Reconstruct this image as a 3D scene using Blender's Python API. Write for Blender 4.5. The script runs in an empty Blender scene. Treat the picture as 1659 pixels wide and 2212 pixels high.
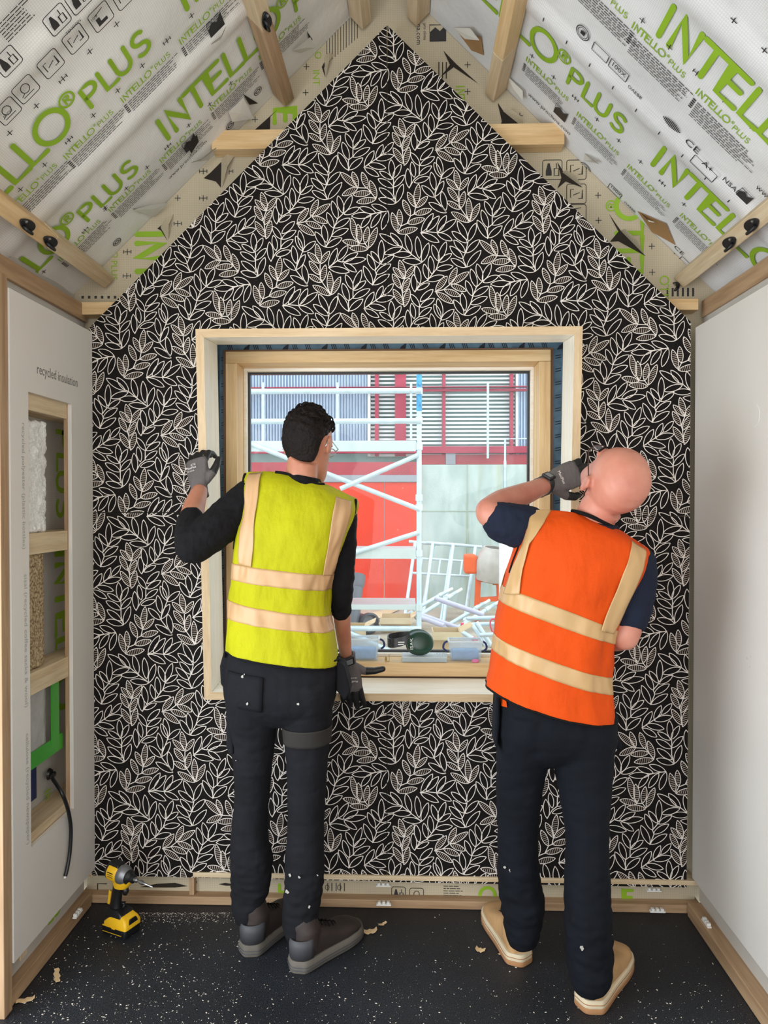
import bpy, bmesh, math, random
from mathutils import Vector, Matrix, noise, Quaternion
PI = math.pi
sc = bpy.context.scene
COL = sc.collection
random.seed(7)

# ------------------------------------------------------------------ camera
W, H, F = 1659.0, 2212.0, 1600.0
CAMP = Vector((0, 0, 1.46))
ROT = Matrix.Rotation(math.radians(1.83), 3, 'Z') @ Matrix.Rotation(math.radians(90 - 0.82), 3, 'X')
cd = bpy.data.cameras.new('camera')
cd.sensor_fit = 'VERTICAL'; cd.sensor_height = 24; cd.lens = F / H * 24
cd.clip_start = 0.02; cd.clip_end = 200
cam = bpy.data.objects.new('camera', cd); COL.objects.link(cam)
cam.matrix_world = Matrix.Translation(CAMP) @ ROT.to_4x4()
sc.camera = cam

# ------------------------------------------------------------------ light and exposure
sc.view_settings.view_transform = 'Standard'; sc.view_settings.look = 'None'
sc.view_settings.gamma = 1; sc.view_settings.use_curve_mapping = False
sc.view_settings.exposure = 0.0
wd = bpy.data.worlds.new('overcast_sky'); sc.world = wd; wd.use_nodes = True
bg = wd.node_tree.nodes['Background']
bg.inputs[0].default_value = (0.89, 0.95, 1.0, 1); bg.inputs[1].default_value = 2.45
def area(name, loc, to, sx, sy, power, col=(1, 1, 1)):
    l = bpy.data.lights.new(name, 'AREA'); l.shape = 'RECTANGLE'; l.size = sx; l.size_y = sy
    l.energy = power; l.color = col
    o = bpy.data.objects.new(name, l); COL.objects.link(o); o.location = loc
    o.rotation_euler = (Vector(to) - Vector(loc)).to_track_quat('-Z', 'Y').to_euler()
    return o
area('rear_fill_light', (0.0, -1.7, 1.5), (0, 1.3, 2.6), 2.4, 1.8, 29, (1.0, 0.95, 0.89))  # added unseen fill behind the camera, tilted up to brighten the roof
area('left_doorway_light', (-1.75, 0.85, 1.15), (-0.2, 1.7, 0.1), 1.3, 1.9, 36, (0.86, 0.93, 1.0))

# ------------------------------------------------------------------ pixels of the photo to points of the place
def ray(px, py):
    return ROT @ Vector(((px - W / 2) / F, -(py - H / 2) / F, -1.0))
def up(px, py, Y):
    d = ray(px, py); return CAMP + d * ((Y - CAMP.y) / d.y)
def upx(px, py, X):
    d = ray(px, py); return CAMP + d * ((X - CAMP.x) / d.x)
def upz(px, py, Z):
    d = ray(px, py); return CAMP + d * ((Z - CAMP.z) / d.z)
def upp(px, py, p0, n):
    d = ray(px, py); return CAMP + d * ((p0 - CAMP).dot(n) / d.dot(n))
def V(*a): return Vector(a)

# ------------------------------------------------------------------ materials
def lin(c):
    r = []
    for v in c[:3]:
        v = v / 255.0
        r.append(v / 12.92 if v <= 0.04045 else ((v + 0.055) / 1.055) ** 2.4)
    return (r[0], r[1], r[2], 1)
def base_mat(name, rough=0.6, metal=0.0, spec=0.5):
    m = bpy.data.materials.new(name); m.use_nodes = True
    nt = m.node_tree; b = nt.nodes['Principled BSDF']
    b.inputs['Roughness'].default_value = rough; b.inputs['Metallic'].default_value = metal
    b.inputs['Specular IOR Level'].default_value = spec
    return m, nt, b
def coords(nt, scale=(1, 1, 1)):
    tc = nt.nodes.new('ShaderNodeTexCoord'); mp = nt.nodes.new('ShaderNodeMapping')
    mp.inputs['Scale'].default_value = scale
    nt.links.new(tc.outputs['Object'], mp.inputs['Vector']); return mp.outputs['Vector']
def ramp2(nt, fac, c0, c1, p0=0.3, p1=0.7):
    r = nt.nodes.new('ShaderNodeValToRGB'); e = r.color_ramp.elements
    e[0].position = p0; e[0].color = c0; e[1].position = p1; e[1].color = c1
    nt.links.new(fac, r.inputs['Fac']); return r.outputs['Color']
def nz(nt, vec, scale, detail=3, rough=0.5):
    n = nt.nodes.new('ShaderNodeTexNoise'); n.inputs['Scale'].default_value = scale
    n.inputs['Detail'].default_value = detail; n.inputs['Roughness'].default_value = rough
    nt.links.new(vec, n.inputs['Vector']); return n.outputs['Fac']
def bump(nt, b, h, strength=0.2, dist=0.002):
    bp = nt.nodes.new('ShaderNodeBump'); bp.inputs['Strength'].default_value = strength
    bp.inputs['Distance'].default_value = dist
    nt.links.new(h, bp.inputs['Height']); nt.links.new(bp.outputs['Normal'], b.inputs['Normal'])
def mat(name, c, rough=0.6, metal=0.0, var=0.06, scale=8, bmp=0.0, bscale=80, bdist=0.001, spec=0.5, stretch=(1, 1, 1)):
    m, nt, b = base_mat(name, rough, metal, spec)
    v = coords(nt, stretch); l = lin(c)
    d = tuple(x * (1 - var) for x in l[:3]) + (1,); e = tuple(min(1, x * (1 + var)) for x in l[:3]) + (1,)
    nt.links.new(ramp2(nt, nz(nt, v, scale), d, e), b.inputs['Base Color'])
    if bmp: bump(nt, b, nz(nt, v, bscale, 4), bmp, bdist)
    return m
def wood(name, c_light, c_dark, axis='x', rough=0.55, ring=34):
    m, nt, b = base_mat(name, rough, 0, 0.3)
    st = {'x': (0.06, 1, 1), 'y': (1, 0.06, 1), 'z': (1, 1, 0.06)}[axis]
    v = coords(nt, st)
    a = nz(nt, v, ring, 4, 0.6)
    col = ramp2(nt, a, lin(c_dark), lin(c_light), 0.32, 0.62)
    f = nz(nt, v, ring * 6, 2)
    mix = nt.nodes.new('ShaderNodeMixRGB'); mix.blend_type = 'MULTIPLY'; mix.inputs[0].default_value = 0.35
    nt.links.new(col, mix.inputs[1]); nt.links.new(ramp2(nt, f, (0.72, 0.68, 0.62, 1), (1, 1, 1, 1)), mix.inputs[2])
    nt.links.new(mix.outputs[0], b.inputs['Base Color'])
    bump(nt, b, f, 0.12, 0.001)
    return m
def membrane(name, c, ax_u, ax_v, period=0.0065):
    """fleece sheet with a fine reinforcing grid; ax_u, ax_v = weights of (x,y,z) giving the two sheet axes"""
    m, nt, b = base_mat(name, 0.5, 0, 0.35)
    tc = nt.nodes.new('ShaderNodeTexCoord')
    outs = []
    for ax in (ax_u, ax_v):
        d = nt.nodes.new('ShaderNodeVectorMath'); d.operation = 'DOT_PRODUCT'; d.inputs[1].default_value = ax
        nt.links.new(tc.outputs['Object'], d.inputs[0])
        s = nt.nodes.new('ShaderNodeMath'); s.operation = 'MULTIPLY'; s.inputs[1].default_value = 2 * PI / period
        nt.links.new(d.outputs['Value'], s.inputs[0])
        q = nt.nodes.new('ShaderNodeMath'); q.operation = 'SINE'; nt.links.new(s.outputs[0], q.inputs[0])
        p = nt.nodes.new('ShaderNodeMath'); p.operation = 'GREATER_THAN'; p.inputs[1].default_value = 0.72
        nt.links.new(q.outputs[0], p.inputs[0]); outs.append(p.outputs[0])
    mx = nt.nodes.new('ShaderNodeMath'); mx.operation = 'MAXIMUM'
    nt.links.new(outs[0], mx.inputs[0]); nt.links.new(outs[1], mx.inputs[1])
    l = lin(c)
    big = ramp2(nt, nz(nt, tc.outputs['Object'], 3.2, 4), tuple(x * 0.84 for x in l[:3]) + (1,), l, 0.3, 0.65)
    mix = nt.nodes.new('ShaderNodeMixRGB'); mix.blend_type = 'MULTIPLY'
    nt.links.new(mx.outputs[0], mix.inputs[0]); nt.links.new(big, mix.inputs[1]); mix.inputs[2].default_value = (0.86, 0.86, 0.87, 1)
    nt.links.new(mix.outputs[0], b.inputs['Base Color'])
    bump(nt, b, nz(nt, tc.outputs['Object'], 9, 5), 0.5, 0.012)
    return m
M = {}
M['board_black'] = mat('leaf_board_black', (23, 19, 17), 0.75, var=0.2, scale=30, spec=0.15)
M['leaf_line'] = mat('leaf_line_cream', (232, 222, 212), 0.75, var=0.05, spec=0.2)
M['leaf_hatch'] = mat('leaf_hatch_tan', (190, 172, 158), 0.8, var=0.05, spec=0.2)
M['white_panel'] = mat('white_lining_panel', (220, 214, 206), 0.5, var=0.025, scale=3, bmp=0.03, bscale=300, spec=0.35)
M['white_old'] = mat('chalky_filler', (196, 190, 184), 0.6, var=0.05)
c_p = (232, 198, 150), (206, 163, 110)
for ax in 'xyz':
    M['pine_' + ax] = wood('rough_pine_' + ax, (224, 204, 170), (198, 170, 132), ax)
    M['frame_' + ax] = wood('window_pine_' + ax, (230, 198, 150), (208, 168, 116), ax, 0.45)
    M['lining_' + ax] = wood('lining_pine_' + ax, (220, 194, 156), (204, 174, 134), ax, 0.5, 60)
    M['lining_pale_' + ax] = wood('lining_lit_pine_' + ax, (248, 244, 234), (240, 232, 214), ax, 0.4, 40)  # lit copy of the lining pine, window light put into its colour
    M['rail_' + ax] = wood('rail_timber_' + ax, (188, 156, 122), (158, 126, 94), ax)
S2 = math.sqrt(0.5)
M['mem_left'] = membrane('membrane_left', (244, 240, 232), (0, 1, 0), (S2, 0, S2))
M['mem_right'] = membrane('membrane_right', (236, 235, 233), (0, 1, 0), (S2, 0, -S2))
M['mem_gable'] = membrane('membrane_gable_shaded', (202, 188, 160), (1, 0, 0), (0, 0, 1))  # beige sheet, its colour darkened for the shade of the recess
M['mem_side'] = membrane('membrane_side', (206, 200, 190), (0, 1, 0), (0, 0, 1))
M['print_green'] = mat('green_print', (142, 180, 34), 0.55, var=0.08)
M['print_black'] = mat('black_print', (44, 42, 42), 0.6, var=0.1)
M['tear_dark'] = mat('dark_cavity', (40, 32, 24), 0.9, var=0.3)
M['paper_back'] = mat('brown_backing', (158, 120, 76), 0.8, var=0.15)
M['flap'] = mat('torn_sheet', (224, 220, 210), 0.5, var=0.05)
M['black_plastic'] = mat('black_plastic', (24, 24, 26), 0.38, var=0.1)
M['steel'] = mat('bright_steel', (186, 188, 190), 0.3, 1.0, var=0.06)
M['white_plastic'] = mat('white_plastic', (232, 230, 224), 0.45, var=0.03)
M['rubber_floor'] = None

# ------------------------------------------------------------------ mesh builder
ORG = {}
class MB:
    def __init__(s): s.v = []; s.f = []; s.m = []
    def add(s, vs, fs, mi=0):
        o = len(s.v); s.v += [Vector(p) for p in vs]
        s.f += [tuple(i + o for i in f) for f in fs]; s.m += [mi] * len(fs); return s
    def box(s, a, b, mi=0, mtx=None):
        x0, y0, z0 = a; x1, y1, z1 = b
        vs = [V(x, y, z) for z in (z0, z1) for y in (y0, y1) for x in (x0, x1)]
        if mtx is not None: vs = [mtx @ p for p in vs]
        return s.add(vs, [(0, 2, 3, 1), (4, 5, 7, 6), (0, 1, 5, 4), (2, 6, 7, 3), (0, 4, 6, 2), (1, 3, 7, 5)], mi)
    def beam(s, p, q, w, h, upv=(0, 0, 1), mi=0):
        """rectangular bar from p to q; w across, h along upv"""
        p = Vector(p); q = Vector(q); d = (q - p).normalized(); u = Vector(upv)
        x = d.cross(u).normalized(); u = x.cross(d).normalized()
        vs = []
        for c in (p, q):
            for (i, j) in ((-1, -1), (1, -1), (1, 1), (-1, 1)): vs.append(c + x * (i * w / 2) + u * (j * h / 2))
        return s.add(vs, [(3, 2, 1, 0), (4, 5, 6, 7), (0, 1, 5, 4), (1, 2, 6, 5), (2, 3, 7, 6), (3, 0, 4, 7)], mi)
    def loft(s, rings, mi=0, cap0=True, cap1=True, closed=True):
        n = len(rings[0]); o = len(s.v)
        for r in rings: s.v += [Vector(p) for p in r]
        k0 = len(s.f)
        for i in range(len(rings) - 1):
            for j in range(n if closed else n - 1):
                a = o + i * n + j; b = o + i * n + (j + 1) % n
                s.f.append((a, b, b + n, a + n))
        if cap0: s.f.append(tuple(o + j for j in reversed(range(n))))
        if cap1: s.f.append(tuple(o + (len(rings) - 1) * n + j for j in range(n)))
        s.m += [mi] * (len(s.f) - k0); return s
    def tube(s, path, r, n=12, mi=0, cap=True, flat=1.0, upv=None):
        path = [Vector(p) for p in path]; rs = r if isinstance(r, (list, tuple)) else [r] * len(path)
        rings = []; ref = None
        for i, p in enumerate(path):
            d = (path[min(i + 1, len(path) - 1)] - path[max(i - 1, 0)]).normalized()
            if ref is None:
                ref = Vector(upv) if upv is not None else (V(0, 0, 1) if abs(d.z) < 0.9 else V(0, 1, 0))
            x = d.cross(ref).normalized(); y = x.cross(d).normalized(); ref = y
            rings.append([p + x * math.cos(t) * rs[i] + y * math.sin(t) * rs[i] * flat for t in [2 * PI * k / n for k in range(n)]])
        return s.loft(rings, mi, cap, cap)
    def lathe(s, prof, c, axis=(0, 0, 1), n=24, mi=0, cap=True):
        sc_ = Vector(axis).length; ax = Vector(axis).normalized(); t = V(1, 0, 0) if abs(ax.x) < 0.9 else V(0, 1, 0)
        x = ax.cross(t).normalized(); y = ax.cross(x); c = Vector(c)
        rings = [[c + ax * h * (sc_ if sc_ < 0.99 and sc_ > 0.5 else 1.0) + (x * math.cos(2 * PI * k / n) + y * math.sin(2 * PI * k / n)) * r for k in range(n)] for (r, h) in prof]
        return s.loft(rings, mi, cap, cap)
    def ball(s, c, r, mtx=None, n=16, m=10, mi=0):
        c = Vector(c); r = Vector(r) if not isinstance(r, (int, float)) else V(r, r, r); rings = []
        for i in range(1, m):
            a = -PI / 2 + PI * i / m
            ring = [V(math.cos(a) * math.cos(2 * PI * k / n) * r.x, math.cos(a) * math.sin(2 * PI * k / n) * r.y, math.sin(a) * r.z) for k in range(n)]
            rings.append([c + (mtx @ p if mtx is not None else p) for p in ring])
        return s.loft(rings, mi)
    def prism(s, pts, off, mi=0):
        """closed outline pts (3D) pushed through by vector off"""
        n = len(pts); off = Vector(off)
        vs = [Vector(p) for p in pts] + [Vector(p) + off for p in pts]
        fs = [tuple(range(n)), tuple(reversed(range(n, 2 * n)))] + [(i + n, (i + 1) % n + n, (i + 1) % n, i) for i in range(n)]
        return s.add(vs, fs, mi)
    def xf(s, mtx):
        s.v = [mtx @ p for p in s.v]; return s
    def mesh(s, name, org=V(0, 0, 0)):
        me = bpy.data.meshes.new(name)
        me.from_pydata([tuple(p - org) for p in s.v], [], s.f)
        for p, mi in zip(me.polygons, s.m): p.material_index = mi
        bm = bmesh.new(); bm.from_mesh(me); bmesh.ops.recalc_face_normals(bm, faces=bm.faces); bm.to_mesh(me); bm.free()
        return me
    def build(s, name, mats, parent=None, org=None, smooth=False, bevel=0, flat=False):
        if parent is not None: org = ORG[parent]
        elif org is None:
            n = max(1, len(s.v)); c = sum(s.v, V(0, 0, 0)) / n; org = V(c.x, c.y, min(p.z for p in s.v)) if s.v else V(0, 0, 0)
        me = s.mesh(name, Vector(org))
        return link_mesh(name, me, mats, parent, org, smooth, bevel)
def link_mesh(name, me, mats, parent=None, org=V(0, 0, 0), smooth=False, bevel=0):
    if not isinstance(mats, (list, tuple)): mats = [mats]
    for m in mats: me.materials.append(m)
    o = bpy.data.objects.new(name, me); COL.objects.link(o); org = Vector(org)
    if parent is not None: o.parent = parent
    else: o.location = org
    ORG[o] = org
    if smooth:
        for p in me.polygons: p.use_smooth = True
        if smooth == 'auto':
            e = o.modifiers.new('edges', 'EDGE_SPLIT'); e.split_angle = math.radians(38)
    if bevel:
        b = o.modifiers.new('bevel', 'BEVEL'); b.width = bevel; b.segments = 2; b.limit_method = 'ANGLE'; b.angle_limit = math.radians(40)
    return o
def thing(name, label, cat, loc, group=None):
    o = bpy.data.objects.new(name, None); COL.objects.link(o); o.location = Vector(loc); o.empty_display_size = 0.05
    ORG[o] = Vector(loc); return tag(o, label, cat, group)
def tag(o, label, cat, group=None):
    o['label'] = label; o['category'] = cat; o['kind'] = 'thing'
    if group: o['group'] = group
    return o
def struct(o): o['kind'] = 'structure'; return o
def fuse(mb, voxel=0.006, smooth=4, disp=None, factor=0.5):
    """one closed surface from overlapping lofts; returns a mesh in world coordinates"""
    me = mb.mesh('tmp'); o = bpy.data.objects.new('tmp', me); COL.objects.link(o)
    r = o.modifiers.new('r', 'REMESH'); r.mode = 'VOXEL'; r.voxel_size = voxel; r.adaptivity = 0
    if smooth: k = o.modifiers.new('s', 'SMOOTH'); k.iterations = smooth; k.factor = factor
    dg = bpy.context.evaluated_depsgraph_get(); dg.update()
    ne = bpy.data.meshes.new_from_object(o.evaluated_get(dg))
    bpy.data.objects.remove(o); bpy.data.meshes.remove(me)
    if disp:
        nn = [v.normal.copy() for v in ne.vertices]; cc_ = [v.co.copy() for v in ne.vertices]; flat = []
        for c, n in zip(cc_, nn): flat.extend(c + n * disp(c))
        ne.vertices.foreach_set('co', flat); ne.update()
    return ne
def fused(name, mb, mats, parent, voxel=0.006, smooth=4, disp=None, factor=0.5):
    me = fuse(mb, voxel, smooth, disp, factor); org = ORG[parent]
    me.transform(Matrix.Translation(-org)); me.materials.clear()
    return link_mesh(name, me, mats, parent, org, True)

# ------------------------------------------------------------------ lettering
def text_geo(txt, size, align='LEFT'):
    cu = bpy.data.curves.new('t', 'FONT'); cu.body = txt; cu.size = size; cu.align_x = align; cu.resolution_u = 2
    o = bpy.data.objects.new('t', cu); COL.objects.link(o)
    dg = bpy.context.evaluated_depsgraph_get()
    me = bpy.data.meshes.new_from_object(o.evaluated_get(dg))
    vs = [v.co.copy() for v in me.vertices]; fs = [tuple(p.vertices) for p in me.polygons]
    bpy.data.objects.remove(o); bpy.data.curves.remove(cu); bpy.data.meshes.remove(me)
    return vs, fs
TXT = {}; NST = [0]
def put_text(mb, txt, size, o, ux, uy, mi=0, align='LEFT', stretch=1.0):
    """flat lettering: o = baseline start, ux / uy = reading and up directions"""
    k = (txt, align)
    if k not in TXT: TXT[k] = text_geo(txt, 1.0, align)
    vs, fs = TXT[k]; o = Vector(o); ux = Vector(ux); uy = Vector(uy)
    mb.add([o + ux * (p.x * size * stretch) + uy * (p.y * size) for p in vs], fs, mi)
def stroke(mb, pts, w, o, ux, uy, mi=0, closed=False, caps=True):
    """rounded pen stroke through 2D points on the sheet (o, ux, uy)"""
    NST[0] += 1; o = o + ux.cross(uy) * (0.00004 * (NST[0] % 16))
    P = [Vector((p[0], p[1])) for p in pts]; n = len(P); L = []; Rr = []
    for i in range(n):
        if closed: a, b = P[i - 1], P[(i + 1) % n]
        else: a, b = P[max(i - 1, 0)], P[min(i + 1, n - 1)]
        d = (b - a); d = d / max(d.length, 1e-9); nn = Vector((-d.y, d.x))
        k = 1.0
        if 0 < i < n - 1 or closed:
            d1 = (P[i] - P[i - 1]).normalized(); k = 1 / max(0.45, abs(d1.dot(d)))
        L.append(P[i] + nn * w / 2 * k); Rr.append(P[i] - nn * w / 2 * k)
    to = lambda p: o + ux * p.x + uy * p.y
    vs = [to(p) for p in L] + [to(p) for p in Rr]; fs = []
    for i in range(n if closed else n - 1):
        j = (i + 1) % n; fs.append((i, j, j + n, i + n))
    mb.add(vs, fs, mi)
    if caps and not closed:
        for c, d in ((P[0], (P[0] - P[1]).normalized()), (P[-1], (P[-1] - P[-2]).normalized())):
            a0 = math.atan2(d.y, d.x) - PI / 2
            mb.add([to(c + Vector((math.cos(a0 + PI * k / 6), math.sin(a0 + PI * k / 6))) * w / 2) for k in range(7)], [tuple(range(7))], mi)
def arc(cx, cy, rx, ry, a0, a1, n=14):
    return [(cx + rx * math.cos(math.radians(a0 + (a1 - a0) * k / n)), cy + ry * math.sin(math.radians(a0 + (a1 - a0) * k / n))) for k in range(n + 1)]
GL = {  # cap height 1; (strokes, advance)
    'I': ([[(0.1, 0.06), (0.1, 0.94)]], 0.32),
    'N': ([[(0.1, 0.06), (0.1, 0.94), (0.62, 0.08), (0.62, 0.94)]], 0.72),
    'T': ([[(0.04, 0.94), (0.72, 0.94)], [(0.36, 0.94), (0.36, 0.06)]], 0.72),
    'E': ([[(0.62, 0.94), (0.12, 0.94), (0.12, 0.06), (0.66, 0.06)], [(0.12, 0.52), (0.56, 0.52)]], 0.72),
    'L': ([[(0.12, 0.94), (0.12, 0.06), (0.60, 0.06)]], 0.60),
    'O': ([arc(0.46, 0.5, 0.44, 0.45, 90, 450, 28)], 0.98),
    'P': ([[(0.1, 0.04), (0.1, 0.95), (0.34, 0.95)] + arc(0.36, 0.72, 0.27, 0.23, 90, -90, 10) + [(0.1, 0.49)]], 0.76),
    'U': ([[(0.1, 0.95), (0.1, 0.4)] + arc(0.39, 0.36, 0.29, 0.32, 180, 360, 12) + [(0.68, 0.95)]], 0.92),
    'S': ([arc(0.34, 0.72, 0.25, 0.23, 40, 270, 12) + arc(0.32, 0.26, 0.27, 0.23, 90, -140, 12)], 0.74),
    'H': ([[(0.1, 0.05), (0.1, 0.95)], [(0.66, 0.05), (0.66, 0.95)], [(0.1, 0.5), (0.66, 0.5)]], 0.8),
    'R': ([arc(0.36, 0.5, 0.36, 0.36, 0, 360, 24), [(0.25, 0.3), (0.25, 0.7), (0.38, 0.7)] + arc(0.40, 0.6, 0.1, 0.1, 90, -90, 6) + [(0.25, 0.5)], [(0.37, 0.5), (0.49, 0.3)]], 0.86),
    ' ': ([], 0.5)}
def logo(mb, o, ux, uy, h, mi=0, part='INTELLO', wt=0.17):
    x = 0
    for ch in part:
        st, adv = GL[ch]
        for s_ in st:
            cl = ch in 'O' or (ch == 'R' and len(s_) > 20)
            pts = [((x + p[0]) * h, p[1] * h) for p in (s_[:-1] if cl else s_)]
            stroke(mb, pts, h * wt * (0.62 if ch == 'R' else 1), o, ux, uy, mi, cl)
        x += adv
    return x * h
def logo_w(part): return sum(GL[c][1] for c in part)

# ================================================================== the room shell
D = 2.63            # front of the leaf boards
YG = 2.72           # gable membrane
XL, XR = -1.13, 1.003
def floor_mat():
    m, nt, b = base_mat('black_rubber_floor', 0.5, 0, 0.5)
    v = coords(nt)
    a = ramp2(nt, nz(nt, v, 300, 2), lin((15, 17, 20)), lin((64, 70, 80)), 0.42, 0.8)
    big = ramp2(nt, nz(nt, v, 2.2, 5), (0.6, 0.6, 0.62, 1), (1.15, 1.15, 1.15, 1), 0.3, 0.7)
    mx = nt.nodes.new('ShaderNodeMixRGB'); mx.blend_type = 'MULTIPLY'; mx.inputs[0].default_value = 1
    nt.links.new(a, mx.inputs[1]); nt.links.new(big, mx.inputs[2]); nt.links.new(mx.outputs[0], b.inputs['Base Color'])
    bump(nt, b, nz(nt, v, 420, 2), 0.6, 0.002)
    return m
M['rubber_floor'] = floor_mat()
fl = struct(MB().box((-1.2, -2.2, -0.06), (1.08, 2.66, 0)).build('floor', M['rubber_floor'], org=(0, 0, 0)))

A_L, B_L = up(215, 583, YG), up(750, 45, YG)
A_R, B_R = up(1480, 570, YG), up(927, 30, YG)
UL = (B_L - A_L).normalized(); UR = (B_R - A_R).normalized()       # both up the slope
NL = V(UL.z, 0, -UL.x); NR = V(-UR.z, 0, UR.x)                      # into the room
# ridge of the two planes
def ridge():
    # A_L + UL a = A_R + UR b in x, z
    det = UL.x * (-UR.z) + UR.x * UL.z
    dx, dz = A_R.x - A_L.x, A_R.z - A_L.z
    a = (dx * (-UR.z) + UR.x * dz) / det
    return A_L + UL * a
RG = ridge()
LEN_L = (RG - A_L).length; LEN_R = (RG - A_R).length
def roof(side, u, y, off=0.0):
    A, U, N = (A_L, UL, NL) if side == 'L' else (A_R, UR, NR)
    p = A + U * u + N * off; return V(p.x, y, p.z)
def roof_px(side, px, py):
    A, U, N = (A_L, UL, NL) if side == 'L' else (A_R, UR, NR)
    p = upp(px, py, A, N); return (p - A).dot(U), p.y
RAFT = [2.245, 1.79, 1.335, 0.88]
def bulge(y):
    o = 0.0
    for r in RAFT:
        d = abs(y - r)
        o = max(o, 0.010 * max(0, min(1, (0.038 - d) / 0.012)))
    return o - 0.004 * math.sin(y * 14) ** 2
ys = [-1.4 + 0.02 * i for i in range(int((YG + 1.4) / 0.02) + 1)] + [YG]
ROOFS = {}
for side, nm in (('L', 'ceiling'), ('R', 'ceiling.001')):
    Ln = LEN_L if side == 'L' else LEN_R
    us = [-0.16 + (Ln + 0.16) * i / 12 for i in range(13)]
    mb = MB(); n = len(us)
    mb.v = [roof(side, u, y, bulge(y) * (1 if i not in (0, 12) else 1)) for y in ys for i, u in enumerate(us)]
    mb.f = [(j * n + i, j * n + i + 1, (j + 1) * n + i + 1, (j + 1) * n + i) for j in range(len(ys) - 1) for i in range(n - 1)]
    mb.m = [0] * len(mb.f)
    ROOFS[side] = struct(mb.build(nm, M['mem_left' if side == 'L' else 'mem_right'], org=(0, 0, 0), smooth=True))
    # slate deck over the sheet, so that the roof has its thickness
    dk = MB(); o0 = [roof(side, -0.3, -1.4, -0.05), roof(side, Ln + 0.02, -1.4, -0.05), roof(side, Ln + 0.02, 2.9, -0.05), roof(side, -0.3, 2.9, -0.05)]
    dk.prism(o0, (NL if side == 'L' else NR) * -0.12)
    dk.build('roof_deck', M['pine_y'], ROOFS[side])

# ---- gable (back wall): membrane with the window hole
WIN_X0, WIN_X1 = up(487, 757, 2.78).x, up(1190, 757, 2.78).x
WIN_Z1, WIN_Z0 = up(838, 757, 2.78).z, up(838, 1461, 2.78).z
LXC, LZ0 = up(837, 700, 2.5).x, up(837, 1515, 2.595).z          # lining frame: centre and bottom
HX0, HX1, HZ0, HZ1 = LXC - 0.657, LXC + 0.657, LZ0 - 0.006, max(WIN_Z1 + 0.05, LZ0 + 1.31)
zl = lambda x: (A_L.z + (x - A_L.x) * UL.z / UL.x) if x < RG.x else (A_R.z + (x - A_R.x) * UR.z / UR.x)
gx0, gx1 = -1.24, 1.12
g = MB()
def gq(p): g.prism([V(x, YG, z) for x, z in p], (0, 0.012, 0))
gq([(gx0, -0.02), (HX0, -0.02), (HX0, zl(HX0)), (gx0, zl(gx0))])
gq([(HX1, -0.02), (gx1, -0.02), (gx1, zl(gx1)), (HX1, zl(HX1))])
gq([(HX0, -0.02), (HX1, -0.02), (HX1, HZ0), (HX0, HZ0)])
gq([(HX0, HZ1), (HX1, HZ1), (HX1, zl(HX1)), (RG.x, RG.z), (HX0, zl(HX0))])
WB = struct(g.build('wall_back', M['mem_gable'], org=(0, 0, 0)))
# outer leaf of the back wall, with the same opening
ol = MB()
for (x0, x1, z0, z1) in ((-1.6, HX0, -0.4, 2.3), (HX1, 1.6, -0.4, 2.3), (HX0, HX1, -0.4, HZ0 - 0.02), (HX0, HX1, HZ1 + 0.02, 2.3)):
    ol.box((x0, 2.86, z0), (x1, 3.0, z1))
ol.prism([V(-1.6, 2.86, 2.3), V(1.6, 2.86, 2.3), V(RG.x, 2.86, 3.9)], (0, 0.14, 0))
ol.build('outer_leaf', M['pine_z'], WB)

# noggings and battens seen beside the leaf boards
def nog(x0, x1, z0, z1, y0=2.655, y1=2.718): MB().box((x0, y0, z0), (x1, y1, z1)).build('nogging', M['frame_x'], WB, bevel=0.002)
P = lambda px, py: up(px, py, 2.66)
nog(P(457, 0).x, P(640, 0).x, P(0, 331).z, P(0, 290).z)
nog(P(1040, 0).x, P(1220, 0).x, P(0, 331).z, P(0, 286).z)
nog(P(172, 0).x, P(290, 0).x, P(200, 680).z, P(200, 653).z)
nog(P(1400, 0).x, P(1512, 0).x, P(1480, 670).z, P(1480, 646).z)

# ---- side walls
def side_wall(side, x_face, sgn, y0):
    """sgn = direction from the face away from the room"""
    nm = 'wall_left' if sgn < 0 else 'wall_right'
    xm = x_face + sgn * 0.105
    mb = MB().box((min(xm, xm + sgn * 0.012), y0, 0.0), (max(xm, xm + sgn * 0.012), YG, 2.30))
    return struct(mb.build(nm, M['mem_side'], org=(0, 0, 0)))
WL = side_wall('L', XL, -1, 2.05)
WR = side_wall('R', XR, 1, -1.4)
# plates on top of the side walls and rails on the floor
PLATE_L = MB().box((-1.235, 2.03, 2.118), (-1.178, 2.70, 2.178)).build('wall_plate', M['rail_y'], WL, bevel=0.003)
PLATE_R = MB().box((1.052, -1.2, 2.118), (1.105, 2.70, 2.178)).build('wall_plate', M['rail_y'], WR, bevel=0.003)
MB().box((-1.235, -1.2, 2.10), (-1.16, 2.03, 2.178)).build('door_lintel', M['pine_y'], WL, bevel=0.003)
mb = MB().box((-1.20, -1.2, 2.06), (-1.192, 2.70, 2.12)); mb.build('upper_strip', M['mem_side'], WL)
mb = MB().box((1.060, -1.2, 2.06), (1.068, 2.70, 2.12)); mb.build('upper_strip', M['mem_side'], WR)
struct(MB().box((-1.195, 2.05, 0.001), (-1.14, 2.62, 0.050)).build('baseboard_left', M['rail_y'], bevel=0.003))
struct(MB().box((0.985, -1.2, 0.001), (1.045, 2.62, 0.050)).build('baseboard_right', M['rail_y'], bevel=0.003))
bb = struct(MB().box((-1.19, 2.634, 0.001), (1.04, 2.705, 0.031)).build('baseboard_back', M['rail_x'], org=(0, 0, 0), bevel=0.003))
sx = up(415, 1900, 2.64).x
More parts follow.
